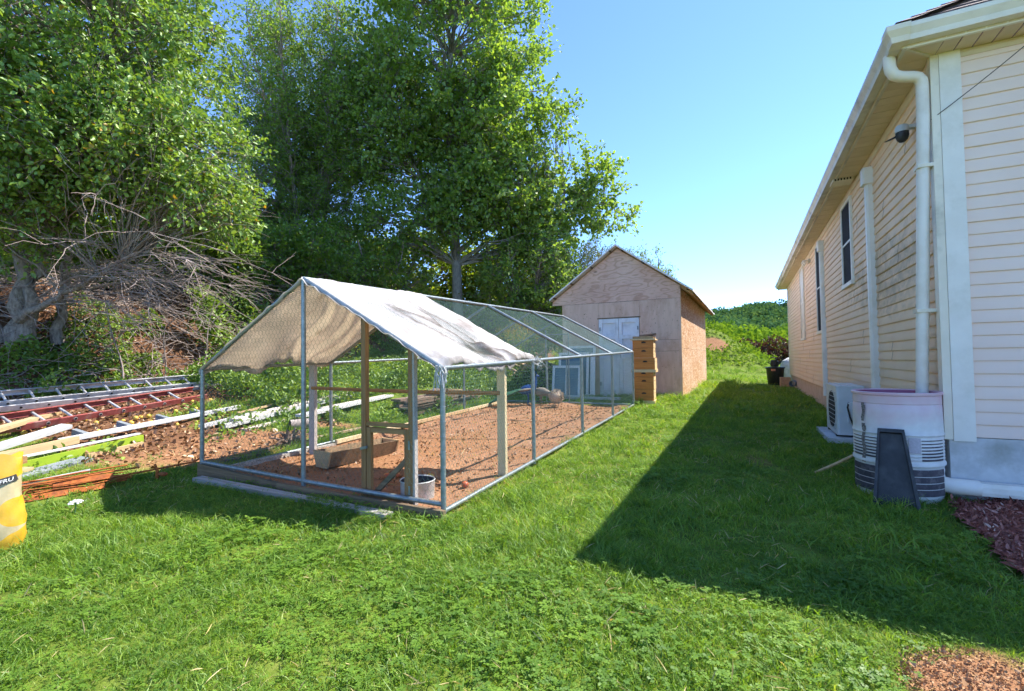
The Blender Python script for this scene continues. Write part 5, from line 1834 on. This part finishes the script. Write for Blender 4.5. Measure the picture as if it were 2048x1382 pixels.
# bare grey twigs under the apple crown
def bare_twigs(parent, origin):
    nm = 72
    i = rng.integers(0, len(ap_anch), 4000)
    ok = (ap_anch[i][:, 2] > 2.2) & (ap_anch[i][:, 2] < 5.0)
    i = i[ok][:nm]
    p0 = ap_anch[i]
    an = rng.normal(.05, .55, len(i))
    Ln = rng.uniform(1.2, 3.7, len(i))
    dz = rng.uniform(-.16, .22, len(i))
    p1 = p0 + np.stack([np.cos(an) * Ln, np.sin(an) * Ln * .8 - .3, dz * Ln], 1)
    P = curve_between(p0, p1, 9, .07, .010)
    P[:, :, 2] -= (np.linspace(0, 1, 9) ** 3)[None] * rng.uniform(0, .5, (len(i), 1))
    parts = [tube_np(P, (.013 * (Ln / 4) ** .8)[:, None] * np.linspace(1, .2, 9)[None], 5)]
    # side shoots
    for rep in range(9):
        k = rng.integers(2, 8, len(i))
        s0 = P[np.arange(len(i)), k]
        dr = unit(P[np.arange(len(i)), np.minimum(k + 1, 8)] - s0)
        L2 = rng.uniform(.25, 1.1, len(i))
        e = s0 + (dr * .9 + rng.normal(size=dr.shape) * np.array([.45, .45, .38])) * L2[:, None]
        Q = curve_between(s0, e, 5, .05, .03)
        parts.append(tube_np(Q, np.linspace(.006, .002, 5)[None].repeat(len(i), 0), 4))
        k2 = rng.integers(1, 4, len(i))
        s1 = Q[np.arange(len(i)), k2]
        e2 = s1 + (unit(e - s0) + rng.normal(size=e.shape) * .55) * rng.uniform(.12, .4, (len(i), 1))
        parts.append(tube_np(curve_between(s1, e2, 3, 0, .05), np.linspace(.005, .002, 3)[None].repeat(len(i), 0), 3))
    V, F = merge(parts)
    o = link('bare_twigs', np_mesh('bare_twigs', V - np.array(origin), F, 'dead_twig', None, True), parent)
    tag(o, kind='stuff')
bare_twigs(ap, (bx0, by0, zb))

def multi_stem(x, y, z, top, n, spread, r=.09):
    out = []
    for i in range(n):
        an = 6.28 * i / n + .5
        out.append(([(x + .15 * math.cos(an), y + .15 * math.sin(an), z), (x + spread * .4 * math.cos(an), y + spread * .4 * math.sin(an), z + (top - z) * .4), (x + spread * math.cos(an), y + spread * math.sin(an), top)], r, .02))
    return out
tree('willow_thicket_tree', 'tall narrow-leaved tree with several thin stems left of centre', 'tree',
     multi_stem(-6.0, 13.6, 2.4, 11.0, 6, 1.5), [((-6.1, 13.8, 9.3), (2.1, 1.8, 3.0)), ((-7.0, 13.6, 6.6), (1.7, 1.5, 2.0)), ((-4.9, 13.7, 7.6), (1.7, 1.5, 2.4)), ((-5.8, 13.5, 4.6), (2.0, 1.4, 1.3))],
     'leaf_dark', .108, 1350, 58, sig=.36, aspect=.50, shell=.35, off=1.28)
tree('poplar_tree', 'tall poplar with a pale straight trunk and a limb reaching right', 'tree',
     [([(-1.5, 13.0, 2.0), (-1.52, 13.0, 5), (-1.6, 13.0, 8.5), (-1.6, 13, 13)], .17, .04), ([(-1.5, 13.0, 4.2), (-.2, 13.0, 5.2), (1.4, 13.1, 5.6), (2.9, 13.1, 5.5)], .07, .015), ([(-1.55, 13.0, 4.6), (-2.6, 13.0, 6.4), (-3.5, 13.1, 9)], .07, .02)],
     [((-1.7, 13, 10.4), (2.6, 2.0, 3.6)), ((-.5, 12.8, 7.6), (1.7, 1.6, 1.8)), ((-3.4, 13.2, 8.0), (1.5, 1.4, 2.2)), ((-.2, 12.9, 5.7), (1.3, 1.2, 1.2)), ((-1.3, 13.2, 7.0), (1.6, 1.2, 1.6)), ((-1.5, 12.4, 5.0), (1.0, .5, .55)), ((-1.0, 12.6, 5.5), (1.2, .7, .7)), ((1.3, 13.0, 5.6), (1.0, .9, .8)), ((2.3, 13.1, 6.1), (.65, .6, .75)), ((2.7, 13.1, 5.1), (.55, .5, .3)), ((.6, 13, 4.7), (1.1, .9, .7)), ((-2.9, 13.0, 5.0), (1.1, .9, .9))],
     'leaf_poplar', .130, 1350, 58, 'pale_bark', sig=.36, aspect=.85, shell=.45, off=1.28)
tree('hedgerow_shrub', 'dense green shrub behind the ridge of the poultry run', 'shrub', multi_stem(.3, 14.4, 1.4, 4.6, 5, .9, .05),
     [((.45, 14.4, 3.5), (1.4, 1.2, 1.5)), ((1.3, 14.8, 2.9), (1.1, 1.0, 1.1))], 'leaf_poplar', .12, 280, 52, sig=.30, shell=.5, off=1.15)
tree('hedgerow_shrub', 'low leafy shrub between the poplar trunk and the thicket', 'shrub', multi_stem(-3.6, 13.2, 2.0, 4.4, 5, 1.0, .05),
     [((-3.6, 13.3, 3.3), (1.5, 1.1, 1.2)), ((-5.0, 13.0, 3.4), (1.2, 1.0, 1.0))], 'leaf_dark', .11, 240, 54, sig=.30, shell=.4, off=1.25)
tree('silver_willow', 'grey-green willow bush rising behind the left side of the shed', 'shrub', multi_stem(2.6, 18.5, 1.0, 5.4, 5, 1.2, .06),
     [((2.5, 18.5, 4.0), (1.7, 1.4, 1.7)), ((1.2, 18.2, 3.2), (1.3, 1.2, 1.3)), ((3.8, 18.8, 4.4), (1.0, 1.0, 1.1))], 'leaf_willow', .10, 320, 50, sig=.28, aspect=.32)
tree('small_tree', 'small light tree crown showing above the shed roof', 'tree', multi_stem(6.2, 21.5, .6, 5.6, 4, .8, .06),
     [((6.1, 21.5, 5.0), (1.2, 1.0, 1.0)), ((5.6, 21.4, 4.0), (1.2, 1.0, 1.0))], 'leaf_back', .10, 110, 45, sig=.28, aspect=.4)
for i, (x, y, w, h_) in enumerate(((-11.8, 11.8, 2.0, 2.2), (-8.6, 12.6, 1.9, 2.0), (-14.5, 11.0, 2.2, 2.6), (-6.6, 14.6, 1.7, 1.8))):
    z = GZ(x, y)
    tree('understory_shrub', ('dark shrub behind the bare twigs of the apple tree', 'dark shrub between the apple tree and the thin-stemmed thicket', 'leftmost dark shrub behind the apple trunk', 'low shrub at the foot of the thin-stemmed thicket')[i], 'shrub', multi_stem(x, y, z, z + h_ * .9, 5, 1.0, .04),
         [((x, y, z + h_ * .55), (w, 1.1, h_ * .6))], 'leaf_dark', .11, 190, 52, sig=.30, shell=.2)
bgl = ['broad tree far left behind the apple tree', 'sunlit tree behind the apple tree and thicket', 'tree filling the gap behind the thin-stemmed thicket', 'tree behind the poplar crown', 'rounded tree behind the right side of the poplar', 'leftmost wood-edge tree behind the apple crown']
for i, (x, y, hh_, w) in enumerate(((-15.5, 19.0, 9.5, 3.2), (-11.6, 21.0, 8.4, 3.0), (-8.2, 22.5, 7.6, 2.8), (-4.0, 22.5, 7.4, 2.7), (-.2, 21.5, 6.8, 2.3), (-20, 17.0, 11.0, 3.6))):
    z = GZ(x, y)
    tree('background_tree', bgl[i], 'tree', multi_stem(x, y, z, hh_ - 1.0, 4, .9, .09), [((x, y, hh_ * .70), (w, w * .8, hh_ * .30)), ((x + .3, y - .5, hh_ * .42), (w * .95, w * .7, hh_ * .18))],
         'leaf_back', .19, 260, 44, group='trees at the edge of the wood', sig=.42, shell=.3)

# ------------------------------------------------------------------ bank: brush, vines, weeds, litter
def scatter_yard(n, a0, a1, l0, l1):
    a_ = rng.uniform(a0, a1, n); l_ = rng.uniform(l0, l1, n)
    x, y = yard(a_, l_)
    return a_, l_, x, y

def bank_z(x, y):
    a, l = al(x, y)
    return G(x, y) + sm((l - 6.5) / 2) * ((vnoise(x, y, 1.6, 5) - .5) * .5)

# dead brush
a_, l_, x, y = scatter_yard(1500, -3.2, 9.5, 8.7, 12.0)
z = bank_z(x, y)
p0 = np.stack([x, y, z + rng.uniform(-.05, .25, len(x))], 1)
an = rng.uniform(0, 6.28, len(x))
Ln = rng.uniform(.3, 1.5, len(x))
e = p0 + np.stack([np.cos(an) * Ln, np.sin(an) * Ln, rng.uniform(-.25, .55, len(x)) * Ln], 1)
e[:, 2] = np.maximum(e[:, 2], bank_z(e[:, 0], e[:, 1]) - .02)
P = curve_between(p0, e, 5, .05, .06)
parts = [tube_np(P, np.linspace(.010, .003, 5)[None] * rng.uniform(.5, 1.4, (len(x), 1)), 4)]
s0 = P[:, 2]
e2 = s0 + rng.normal(size=s0.shape) * .25
parts.append(tube_np(curve_between(s0, e2, 4, 0, .06), np.linspace(.005, .002, 4)[None].repeat(len(x), 0), 3))
V, F = merge(parts)
tag(link('dead_brush', np_mesh('dead_brush', V, F, 'dead_twig', None, True)), 'tangle of grey dead twigs heaped along the bank', 'brush', kind='stuff')
# a few dead upright saplings with bare branches
for i, (a_, l_, hgt, lean) in enumerate(((3.2, 8.6, 2.0, .4), (1.7, 8.5, 1.9, -.35), (2.6, 8.9, 1.5, .1))):
    x, y = yard(a_, l_)
    z = float(bank_z(np.float64(x), np.float64(y))) - .05
    t = thing('dead_sapling', ('pale dead sapling leaning right below the vine', 'long pale dead stem slanting down the bank by the apple trunk', 'short forked dead sapling in the middle of the bank')[i], 'dead tree', (x, y, z))
    tt = np.linspace(0, 1, 12)
    pts_ = np.stack([lean * tt ** 1.4 + .03 * np.sin(tt * 8), .05 * np.sin(tt * 5), hgt * tt], 1)[None]
    prt = [tube_np(pts_, np.linspace(.018, .004, 12)[None], 6)]
    for q in range(7):
        f = rng.uniform(.3, .95)
        s = np.array([lean * f, 0, hgt * f])
        ee = s + np.array([rng.normal() * .4, rng.normal() * .3, rng.uniform(.1, .5)])
        prt.append(tube_np(curve_between(s[None], ee[None], 5, 0, .06), np.array([[.010, .008, .006, .004, .002]]), 5))
    V, F = merge(prt)
    link('stem', np_mesh('stem', V, F, 'dead_twig', None, True), t)
# brown leaf litter on the bank and under the ladders
n = 26000
a_, l_, x, y = scatter_yard(n, -3.5, 9.0, 3.6, 12.0)
s, lit = soil_mask(x, y)
k = rng.random(n) < np.maximum(lit, s * .55)
x, y = x[k], y[k]
p = np.stack([x, y, bank_z(x, y) + rng.uniform(.0, .05, len(x))], 1)
tag(leaf_obj('fallen_leaves', p, rng.uniform(.03, .085, len(p)), rng.random(len(p)), 'leaf_brown', None, aspect=.7, up=1.2, droop=0, fold=.2), 'brown fallen leaves covering bank and ground around the ladders', 'leaf litter', kind='stuff')

# green growth: dense weeds beyond the run, patches on the bank
def weeds(n, a0, a1, l0, l1, hmax, thresh, seed, size, scale=.8, mask=None):
    a_, l_, x, y = scatter_yard(n, a0, a1, l0, l1)
    den = vnoise(x, y, scale, seed) * .65 + vnoise(x, y, scale * 3, seed + 1) * .35
    k = den > thresh
    if mask is not None:
        k &= mask(a_, l_, x, y)
    x, y, den = x[k], y[k], den[k]
    h = hmax * np.clip((den - thresh) / (.75 - thresh), .15, 1.2)
    z = bank_z(x, y) + h * rng.random(len(x)) ** .7
    return np.stack([x, y, z], 1)
keep_clear = lambda a_, l_, x, y: (soil_mask(x, y)[0] < .5)
W = [weeds(42000, 2.4, 9.5, 4.9, 8.6, .62, .30, 41, .07, .7, lambda a, l, x, y: l > 4.8 + .0 * a),
     weeds(15000, 6.2, 11.5, 3.5, 6.5, .75, .30, 44, .07),
     weeds(9000, 1.6, 5.5, 3.35, 5.6, .30, .50, 47, .06, 1.1, keep_clear),
     weeds(30000, -3.0, 5.5, 7.9, 10.2, .75, .50, 50, .08, .9),
     weeds(8000, 4.0, 10.0, 8.0, 11.0, 1.2, .42, 53, .09, .8),
     weeds(2500, -.6, 3.0, 4.2, 6.4, .14, .62, 56, .05, 1.8)]
p = np.concatenate(W)
tag(leaf_obj('weeds', p, rng.uniform(.045, .095, len(p)), np.clip(vnoise(p[:, 0], p[:, 1], 2, 60) * .6 + rng.random(len(p)) * .5 - .05, 0, 1), 'leaf_weed', None, aspect=.6, up=.9, droop=-.1), 'green weeds and brambles overgrowing the bank and the ground beyond the run', 'weeds', kind='stuff')
# vine climbing a dead stem left of the tarp peak
vx, vy = yard(4.0, 8.7)
vz = float(bank_z(np.float64(vx), np.float64(vy)))
vine = thing('climbing_vine', 'bright green vine climbing a dead stem left of the tarp peak', 'vine', (vx, vy, vz))
n = 1500
t_ = rng.random(n)
cx = -.9 * (t_ ** 1.2) + .12 * np.sin(t_ * 9)
pos = np.stack([cx + rng.normal(0, .11 + .20 * (1 - t_), n), rng.normal(0, .14, n), t_ * 1.9 + rng.normal(0, .05, n)], 1)
leaf_obj('foliage', pos, rng.uniform(.06, .11, n), np.clip(rng.normal(.62, .2, n), 0, .9), 'leaf_weed', vine, aspect=.75)
MB().tube([(0, 0, 0), (-.3, 0, .8), (-.75, 0, 1.5), (-1.0, 0, 2.1)], [.02, .016, .012, .006], 6).build('stem', 'dead_twig', vine, True)
# goldenrod
for i, (a_, l_) in enumerate(((8.6, 3.3), (9.3, 3.9), (4.9, 6.2))):
    x, y = yard(a_, l_)
    g = thing('goldenrod_plant', ('goldenrod with yellow plumes left of the shed eave', 'second goldenrod clump farther left behind the run roof', 'small yellow goldenrod among weeds seen under the tarp')[i], 'plant', gp_(x, y))
    hh_ = (1.75, 1.6, .9)[i]
    n = (260, 220, 90)[i]
    pos = np.stack([rng.normal(0, .28, n), rng.normal(0, .22, n), hh_ + rng.normal(0, .16, n)], 1)
    leaf_obj('flower_plume', pos, rng.uniform(.03, .06, n), rng.random(n), 'leaf_goldenrod', g)
    n = 700
    pos = np.stack([rng.normal(0, .3, n), rng.normal(0, .25, n), rng.random(n) * hh_], 1)
    leaf_obj('foliage', pos, rng.uniform(.05, .09, n), rng.random(n), 'leaf_weed', g, aspect=.35)
# fallen apples
random.seed(12)
fa_me = MB().sphere((0, 0, 0), .036, 9, 6, (1, 1, .88)).mesh('fallen_apple', 'apple_yellow', True)
cnt = 0
while cnt < 46:
    a_, l_ = random.uniform(-.4, 2.2), random.uniform(4.9, 6.9)
    if vnoise(a_, l_, 1.6, 71) < .35:
        continue
    x, y = yard(a_, l_)
    o = link('fallen_apple', fa_me)
    o.location = (x, y, GZ(x, y) + .035)
    o.rotation_euler = (random.random() * 6, random.random() * 6, 0)
    o.scale = (random.uniform(.7, 1.1),) * 3
    tag(o, 'yellow windfall apple lying in brown leaves by the red ladder', 'apple', 'windfall apples around the ladders')
    cnt += 1

# wild carrot flower in the lawn
fw = thing('wild_carrot_flower', 'white lacy wild carrot flower head in the lawn near the yellow bag', 'flower', (-3.52, 3.80, GZ(-3.52, 3.8)))
MB().tube([(0, 0, 0), (.005, .005, .06), (.01, 0, .10)], .004, 5).build('stem', 'peacock_green', fw)
m = MB()
for i in range(70):
    rr, an = .048 * math.sqrt(random.random()), random.random() * 6.28
    m.sphere((.01 + rr * math.cos(an), rr * math.sin(an), .118 - rr * rr * 9 + random.uniform(-.004, .004)), .0075, 5, 4, (1, 1, .6))
tag(m.build('umbel', 'flower_white', fw), kind='stuff')

# ------------------------------------------------------------------ background beyond shed and house
mx = rng.uniform(2, 22, 16000); my = rng.uniform(20.5, 31, 16000)
h = G(mx, my)
k = (h > .75) & (soil_mask(mx, my)[0] < .4)
mx, my = mx[k], my[k]
p = np.stack([mx, my, G(mx, my) + rng.random(len(mx)) ** 1.5 * .45], 1)
tag(leaf_obj('mound_weeds', p, rng.uniform(.12, .24, len(p)), rng.random(len(p)), 'leaf_field', None, aspect=.4, up=.7), 'light green weeds covering the earth mound behind the shed', 'weeds', kind='stuff')
for i, (x, y, r_) in enumerate(((15.0, 26.8, 1.1), (13.7, 27.8, .9), (16.2, 26.4, 1.0))):
    z = GZ(x, y)
    g = thing('burgundy_shrub', ('burgundy leaved shrub beside the far house corner', 'smaller burgundy shrub left of the others on the mound edge', 'burgundy shrub mostly hidden behind the far house corner')[i], 'shrub', (x, y, z))
    n = 1500
    u = unit(rng.normal(size=(n, 3))) * (rng.random((n, 1)) ** .4) * np.array([[r_, r_, r_ * .9]])
    u[:, 2] += r_ * .95
    leaf_obj('foliage', u, rng.uniform(.10, .2, n), rng.random(n), 'leaf_burgundy', g)
    MB().tube([(0, 0, 0), (0, 0, r_)], [.05, .02], 6).build('stem', 'bark', g)

def far_wood(name, label, n, x0, x1, y0, y1, zf, rad, per, lsz, mat, var0):
    x = rng.uniform(x0, x1, n); y = rng.uniform(y0, y1, n)
    k = (x / y > .15) & (x / y < .95)
    x, y = x[k], y[k]
    r = rng.uniform(rad[0], rad[1], len(x))
    c = np.stack([x, y, zf(x, y) + r * .75], 1)
    ci = np.repeat(np.arange(len(x)), per)
    u = unit(rng.normal(size=(len(ci), 3)))
    u[:, 2] = np.abs(u[:, 2]) * .95 - .12
    pos = c[ci] + u * r[ci][:, None] * (.82 + .25 * rng.random((len(ci), 1)))
    v_ = np.clip(.6 * rng.random(len(x))[ci] + .4 * rng.random(len(ci)) + var0, 0, 1)
    o = leaf_obj(name, pos, lsz * rng.uniform(.6, 1.3, len(ci)), v_, mat, None, aspect=.9, up=.8)
    tag(o, label, 'wood', kind='stuff')

def hill_z(x, y):
    return 2.5 + 14.5 * sm((y - 95) / 130) * (.75 + .25 * vnoise(x, y, .02, 81)) + 3.5 * sm((x - 70) / 60) + 2 * (vnoise(x, y, .05, 82) - .5)
xs = np.linspace(-120, 320, 90); ys = np.linspace(86, 300, 60)
X, Y = np.meshgrid(xs, ys)
idx = np.arange(X.size).reshape(X.shape)
F = np.stack([idx[:-1, :-1], idx[:-1, 1:], idx[1:, 1:], idx[1:, :-1]], -1).reshape(-1, 4)
Zh = hill_z(X, Y) - 3.0 * (Y < 90)
tag(link('hill', np_mesh('hill', np.stack([X, Y, Zh], -1).reshape(-1, 3), F, 'ground', {'soil': np.zeros(X.size), 'litter': np.zeros(X.size)}, True)), kind='structure')
far_wood('hillside_wood', 'wooded hillside on the horizon between shed and house, green tinted blue for haze', 1500, 20, 240, 100, 235, hill_z, (2.4, 4.4), 130, .85, 'leaf_hill_haze', -.05)
far_wood('scrub', 'light green scrub in the field below the wooded hill', 330, 12, 75, 38, 84, lambda x, y: G(x, y) - .2, (.9, 2.3), 110, .42, 'leaf_field', -.1)

# ------------------------------------------------------------------ lawn
proto_col = bpy.data.collections.new('grass_tufts')
def blade_tuft(name, nb, rad, hlo, hhi, wid, lean, clover=0, seedv=0):
    V, F, A = [], [], []
    r_ = np.random.default_rng(100 + seedv)
    for i in range(nb):
        rr, an = rad * math.sqrt(r_.random()), r_.random() * 6.283
        bx_, by_ = rr * math.cos(an), rr * math.sin(an)
        h = r_.uniform(hlo, hhi)
        w = wid * r_.uniform(.7, 1.3)
        ld = r_.random() * 6.283
        le = lean * r_.uniform(.2, 1.2) * h
        lx, ly = math.cos(ld) * le, math.sin(ld) * le
        fa = r_.random() * 3.14
        sx, sy = math.cos(fa) * w * .5, math.sin(fa) * w * .5
        v = r_.random() ** 1.1 * .78
        if r_.random() < .09:
            v = r_.uniform(.88, 1)
        o = len(V)
        for t, ww in ((0, 1.0), (.5, .9), (1, 0)):
            cx, cy, cz = bx_ + lx * t * t, by_ + ly * t * t, h * (t - .18 * lean * t * t)
            if ww > 0:
                V += [(cx - sx * ww, cy - sy * ww, cz), (cx + sx * ww, cy + sy * ww, cz)]
                A += [v * .9, v * .9]
            else:
                V.append((cx, cy, cz)); A.append(min(1, v + .06))
        F += [(o, o + 1, o + 3), (o, o + 3, o + 2), (o + 2, o + 3, o + 4)]
    for i in range(clover):
        rr, an = rad * math.sqrt(r_.random()), r_.random() * 6.283
        c = np.array([rr * math.cos(an), rr * math.sin(an), r_.uniform(.018, .045)])
        v = r_.uniform(.05, .5)
        a0_ = r_.random() * 6.28
        for q in range(3):
            a = a0_ + q * 2.094
            d = np.array([math.cos(a), math.sin(a), r_.uniform(-.1, .25)])
            s = np.array([-math.sin(a), math.cos(a), 0])
            L = r_.uniform(.008, .013)
            o = len(V)
            for p_ in (c, c + d * L * .6 + s * L * .5, c + d * L, c + d * L * .6 - s * L * .5):
                V.append(tuple(p_)); A.append(v)
            F += [(o, o + 1, o + 2), (o, o + 2, o + 3)]
    me = np_mesh(name, np.array(V), np.array(F), 'grass_blade', {'var': np.array(A)})
    ob = bpy.data.objects.new(name, me)
    proto_col.objects.link(ob)
    return ob
specs = [(40, .065, .025, .060, .0034, 1.2, 0), (36, .065, .020, .055, .0036, 1.5, 2), (34, .07, .020, .050, .0032, 1.3, 5), (26, .07, .018, .045, .0032, 1.2, 11), (34, .06, .035, .085, .0034, 1.3, 0), (24, .07, .025, .065, .006, 1.7, 1)]
for i, s_ in enumerate(specs):
    blade_tuft('grass_tuft_%d' % i, s_[0], s_[1], s_[2], s_[3], s_[4], s_[5], s_[6], i)

def lawn_points():
    out = []
    for (d0, d1, dens, scl) in ((.6, 3.2, 460, 1.0), (3.2, 5.5, 210, 1.2), (5.5, 9, 85, 1.5), (9, 15, 28, 2.3), (15, 30, 9, 3.2)):
        # annular wedge round the viewpoint, wider than the view
        R0, R1 = d0, d1
        amin, amax = R(-58), R(58)
        area = (R1 ** 2 - R0 ** 2) / 2 * (amax - amin)
        n = int(area * dens)
        rr = np.sqrt(rng.uniform(R0 ** 2, R1 ** 2, n))
        an = rng.uniform(amin, amax, n)
        out.append(np.stack([rr * np.sin(an), rr * np.cos(an), np.full(n, scl)], 1))
    P = np.concatenate(out)
    x, y, sc_ = P.T
    a, l = al(x, y)
    s, lit = soil_mask(x, y)
    k = rng.random(len(x)) > s * 1.02
    k &= rng.random(len(x)) > np.clip(lit * 1.3, 0, 1)
    k &= ~((l > -.02) & (l < 3.10) & (a > -.02) & (a < 6.95))
    hx = (x - HX) * V2[0] + (y - HY) * V2[1]
    hy = (x - HX) * U2[0] + (y - HY) * U2[1]
    k &= ~((hx > -.03) & (hy > -.05) & (hy < HLEN + .05))
    k &= ~((hx > -.55) & (hx < 0) & (hy > 2.34) & (hy < 3.5))
    k &= ~in_mulch(x, y)
    k &= ~((x - bx) ** 2 + (y - by) ** 2 < .27 ** 2)
    k &= ~((hx > -.9) & (hy > 12.6) & (hy < 15) & (rng.random(len(x)) < .85))
    sx_ = (x - SX) * V2[0] + (y - SY) * V2[1]
    sy_ = (x - SX) * U2[0] + (y - SY) * U2[1]
    k &= ~((sx_ > -SW - .05) & (sx_ < .02) & (sy_ > -.05) & (sy_ < SL + .1))
    k &= (l < 8.2)
    k &= G(x, y) < 1.6
    return x[k], y[k], sc_[k]

def build_lawn():
    x, y, sc_ = lawn_points()
    n = len(x)
    z = G(x, y) + (vnoise(x, y, .9, 3) - .5) * .05 * np.clip((np.abs(x) + y) / 6, .2, 1) + (vnoise(x, y, 4, 4) - .5) * .02 - .002
    me = bpy.data.meshes.new('grass')
    me.vertices.add(n)
    me.vertices.foreach_set('co', np.stack([x, y, z], 1).astype(np.float32).ravel())
    cl = vnoise(x, y, 1.3, 91) * .6 + vnoise(x, y, 4.5, 92) * .4 + rng.normal(0, .10, n)
    idx = np.where(cl > .70, 3, np.where(cl > .58, 2, np.where(cl < .30, 4, np.where(rng.random(n) < .5, 0, 1))))
    idx = np.where(rng.random(n) < .10, 5, idx)
    hgt = np.maximum(sc_ * (.72 + .60 * vnoise(x, y, 2.2, 93)) * rng.uniform(.7, 1.3, n), .78 * sc_)
    rot = np.stack([rng.normal(0, .12, n), rng.normal(0, .12, n), rng.uniform(0, 6.283, n)], 1)
    a1 = me.attributes.new('rot', 'FLOAT_VECTOR', 'POINT'); a1.data.foreach_set('vector', rot.astype(np.float32).ravel())
    a2 = me.attributes.new('scl', 'FLOAT', 'POINT'); a2.data.foreach_set('value', hgt.astype(np.float32))
    a3 = me.attributes.new('idx', 'INT', 'POINT'); a3.data.foreach_set('value', idx.astype(np.int32))
    o = link('grass', me)
    ng = bpy.data.node_groups.new('grass_scatter', 'GeometryNodeTree')
    ng.interface.new_socket('Geometry', in_out='INPUT', socket_type='NodeSocketGeometry')
    ng.interface.new_socket('Geometry', in_out='OUTPUT', socket_type='NodeSocketGeometry')
    gi = ng.nodes.new('NodeGroupInput'); go = ng.nodes.new('NodeGroupOutput')
    ip = ng.nodes.new('GeometryNodeInstanceOnPoints')
    ci = ng.nodes.new('GeometryNodeCollectionInfo')
    ci.inputs['Collection'].default_value = proto_col
    ci.inputs['Separate Children'].default_value = True
    ci.inputs['Reset Children'].default_value = True
    ip.inputs['Pick Instance'].default_value = True
    def na(nm, typ):
        q = ng.nodes.new('GeometryNodeInputNamedAttribute')
        q.data_type = typ
        q.inputs['Name'].default_value = nm
        return q.outputs['Attribute']
    L = ng.links
    L.new(gi.outputs[0], ip.inputs['Points'])
    L.new(ci.outputs[0], ip.inputs['Instance'])
    L.new(na('idx', 'INT'), ip.inputs['Instance Index'])
    L.new(na('rot', 'FLOAT_VECTOR'), ip.inputs['Rotation'])
    L.new(na('scl', 'FLOAT'), ip.inputs['Scale'])
    L.new(ip.outputs[0], go.inputs[0])
    md = o.modifiers.new('scatter', 'NODES')
    md.node_group = ng
    tag(o, 'lush mown grass and clover of the lawn', 'grass', kind='stuff')
    print('tufts', n)
build_lawn()
n = 9000
rr = np.sqrt(rng.uniform(.8, 7.5 ** 2, n)); an = rng.uniform(R(-56), R(56), n)
x, y = rr * np.sin(an), rr * np.cos(an)
a_, l_ = al(x, y)
hx = (x - HX) * V2[0] + (y - HY) * V2[1]
k = ~((l_ > -.03) & (l_ < 3.12) & (a_ > -.03)) & (l_ < 5) & (hx < -.05) & ~in_mulch(x, y) & (vnoise(x, y, 1.7, 95) + rng.normal(0, .12, n) > .52)
x, y = x[k], y[k]
p = np.stack([x, y, G(x, y) + rng.uniform(.015, .045, len(x))], 1)
tag(leaf_obj('grass_clippings', p, rng.uniform(.03, .09, len(p)), rng.uniform(.86, 1.0, len(p)), 'leaf_straw', None, aspect=.07, up=1.4, droop=0, fold=.02), 'dry straw-coloured clippings scattered over the lawn', 'clippings', kind='stuff')
n = 9000
x = rng.normal(1.74, .28, n); y = rng.normal(1.66, .20, n)
k = soil_mask(x, y)[0] > .35
x, y = x[k], y[k]
p = np.stack([x, y, G(x, y) + (vnoise(x, y, .9, 3) - .5) * .02 + rng.uniform(-.004, .012, len(x))], 1)
tag(leaf_obj('loose_soil', p, rng.uniform(.004, .013, len(p)) * np.where(rng.random(len(p)) < .04, 2.2, 1), rng.uniform(.25, 1, len(p)), 'leaf_soil', None, aspect=.9, up=.8, droop=0, fold=.35), 'crumbly orange soil of the worn patch in the lawn corner', 'soil', kind='stuff')
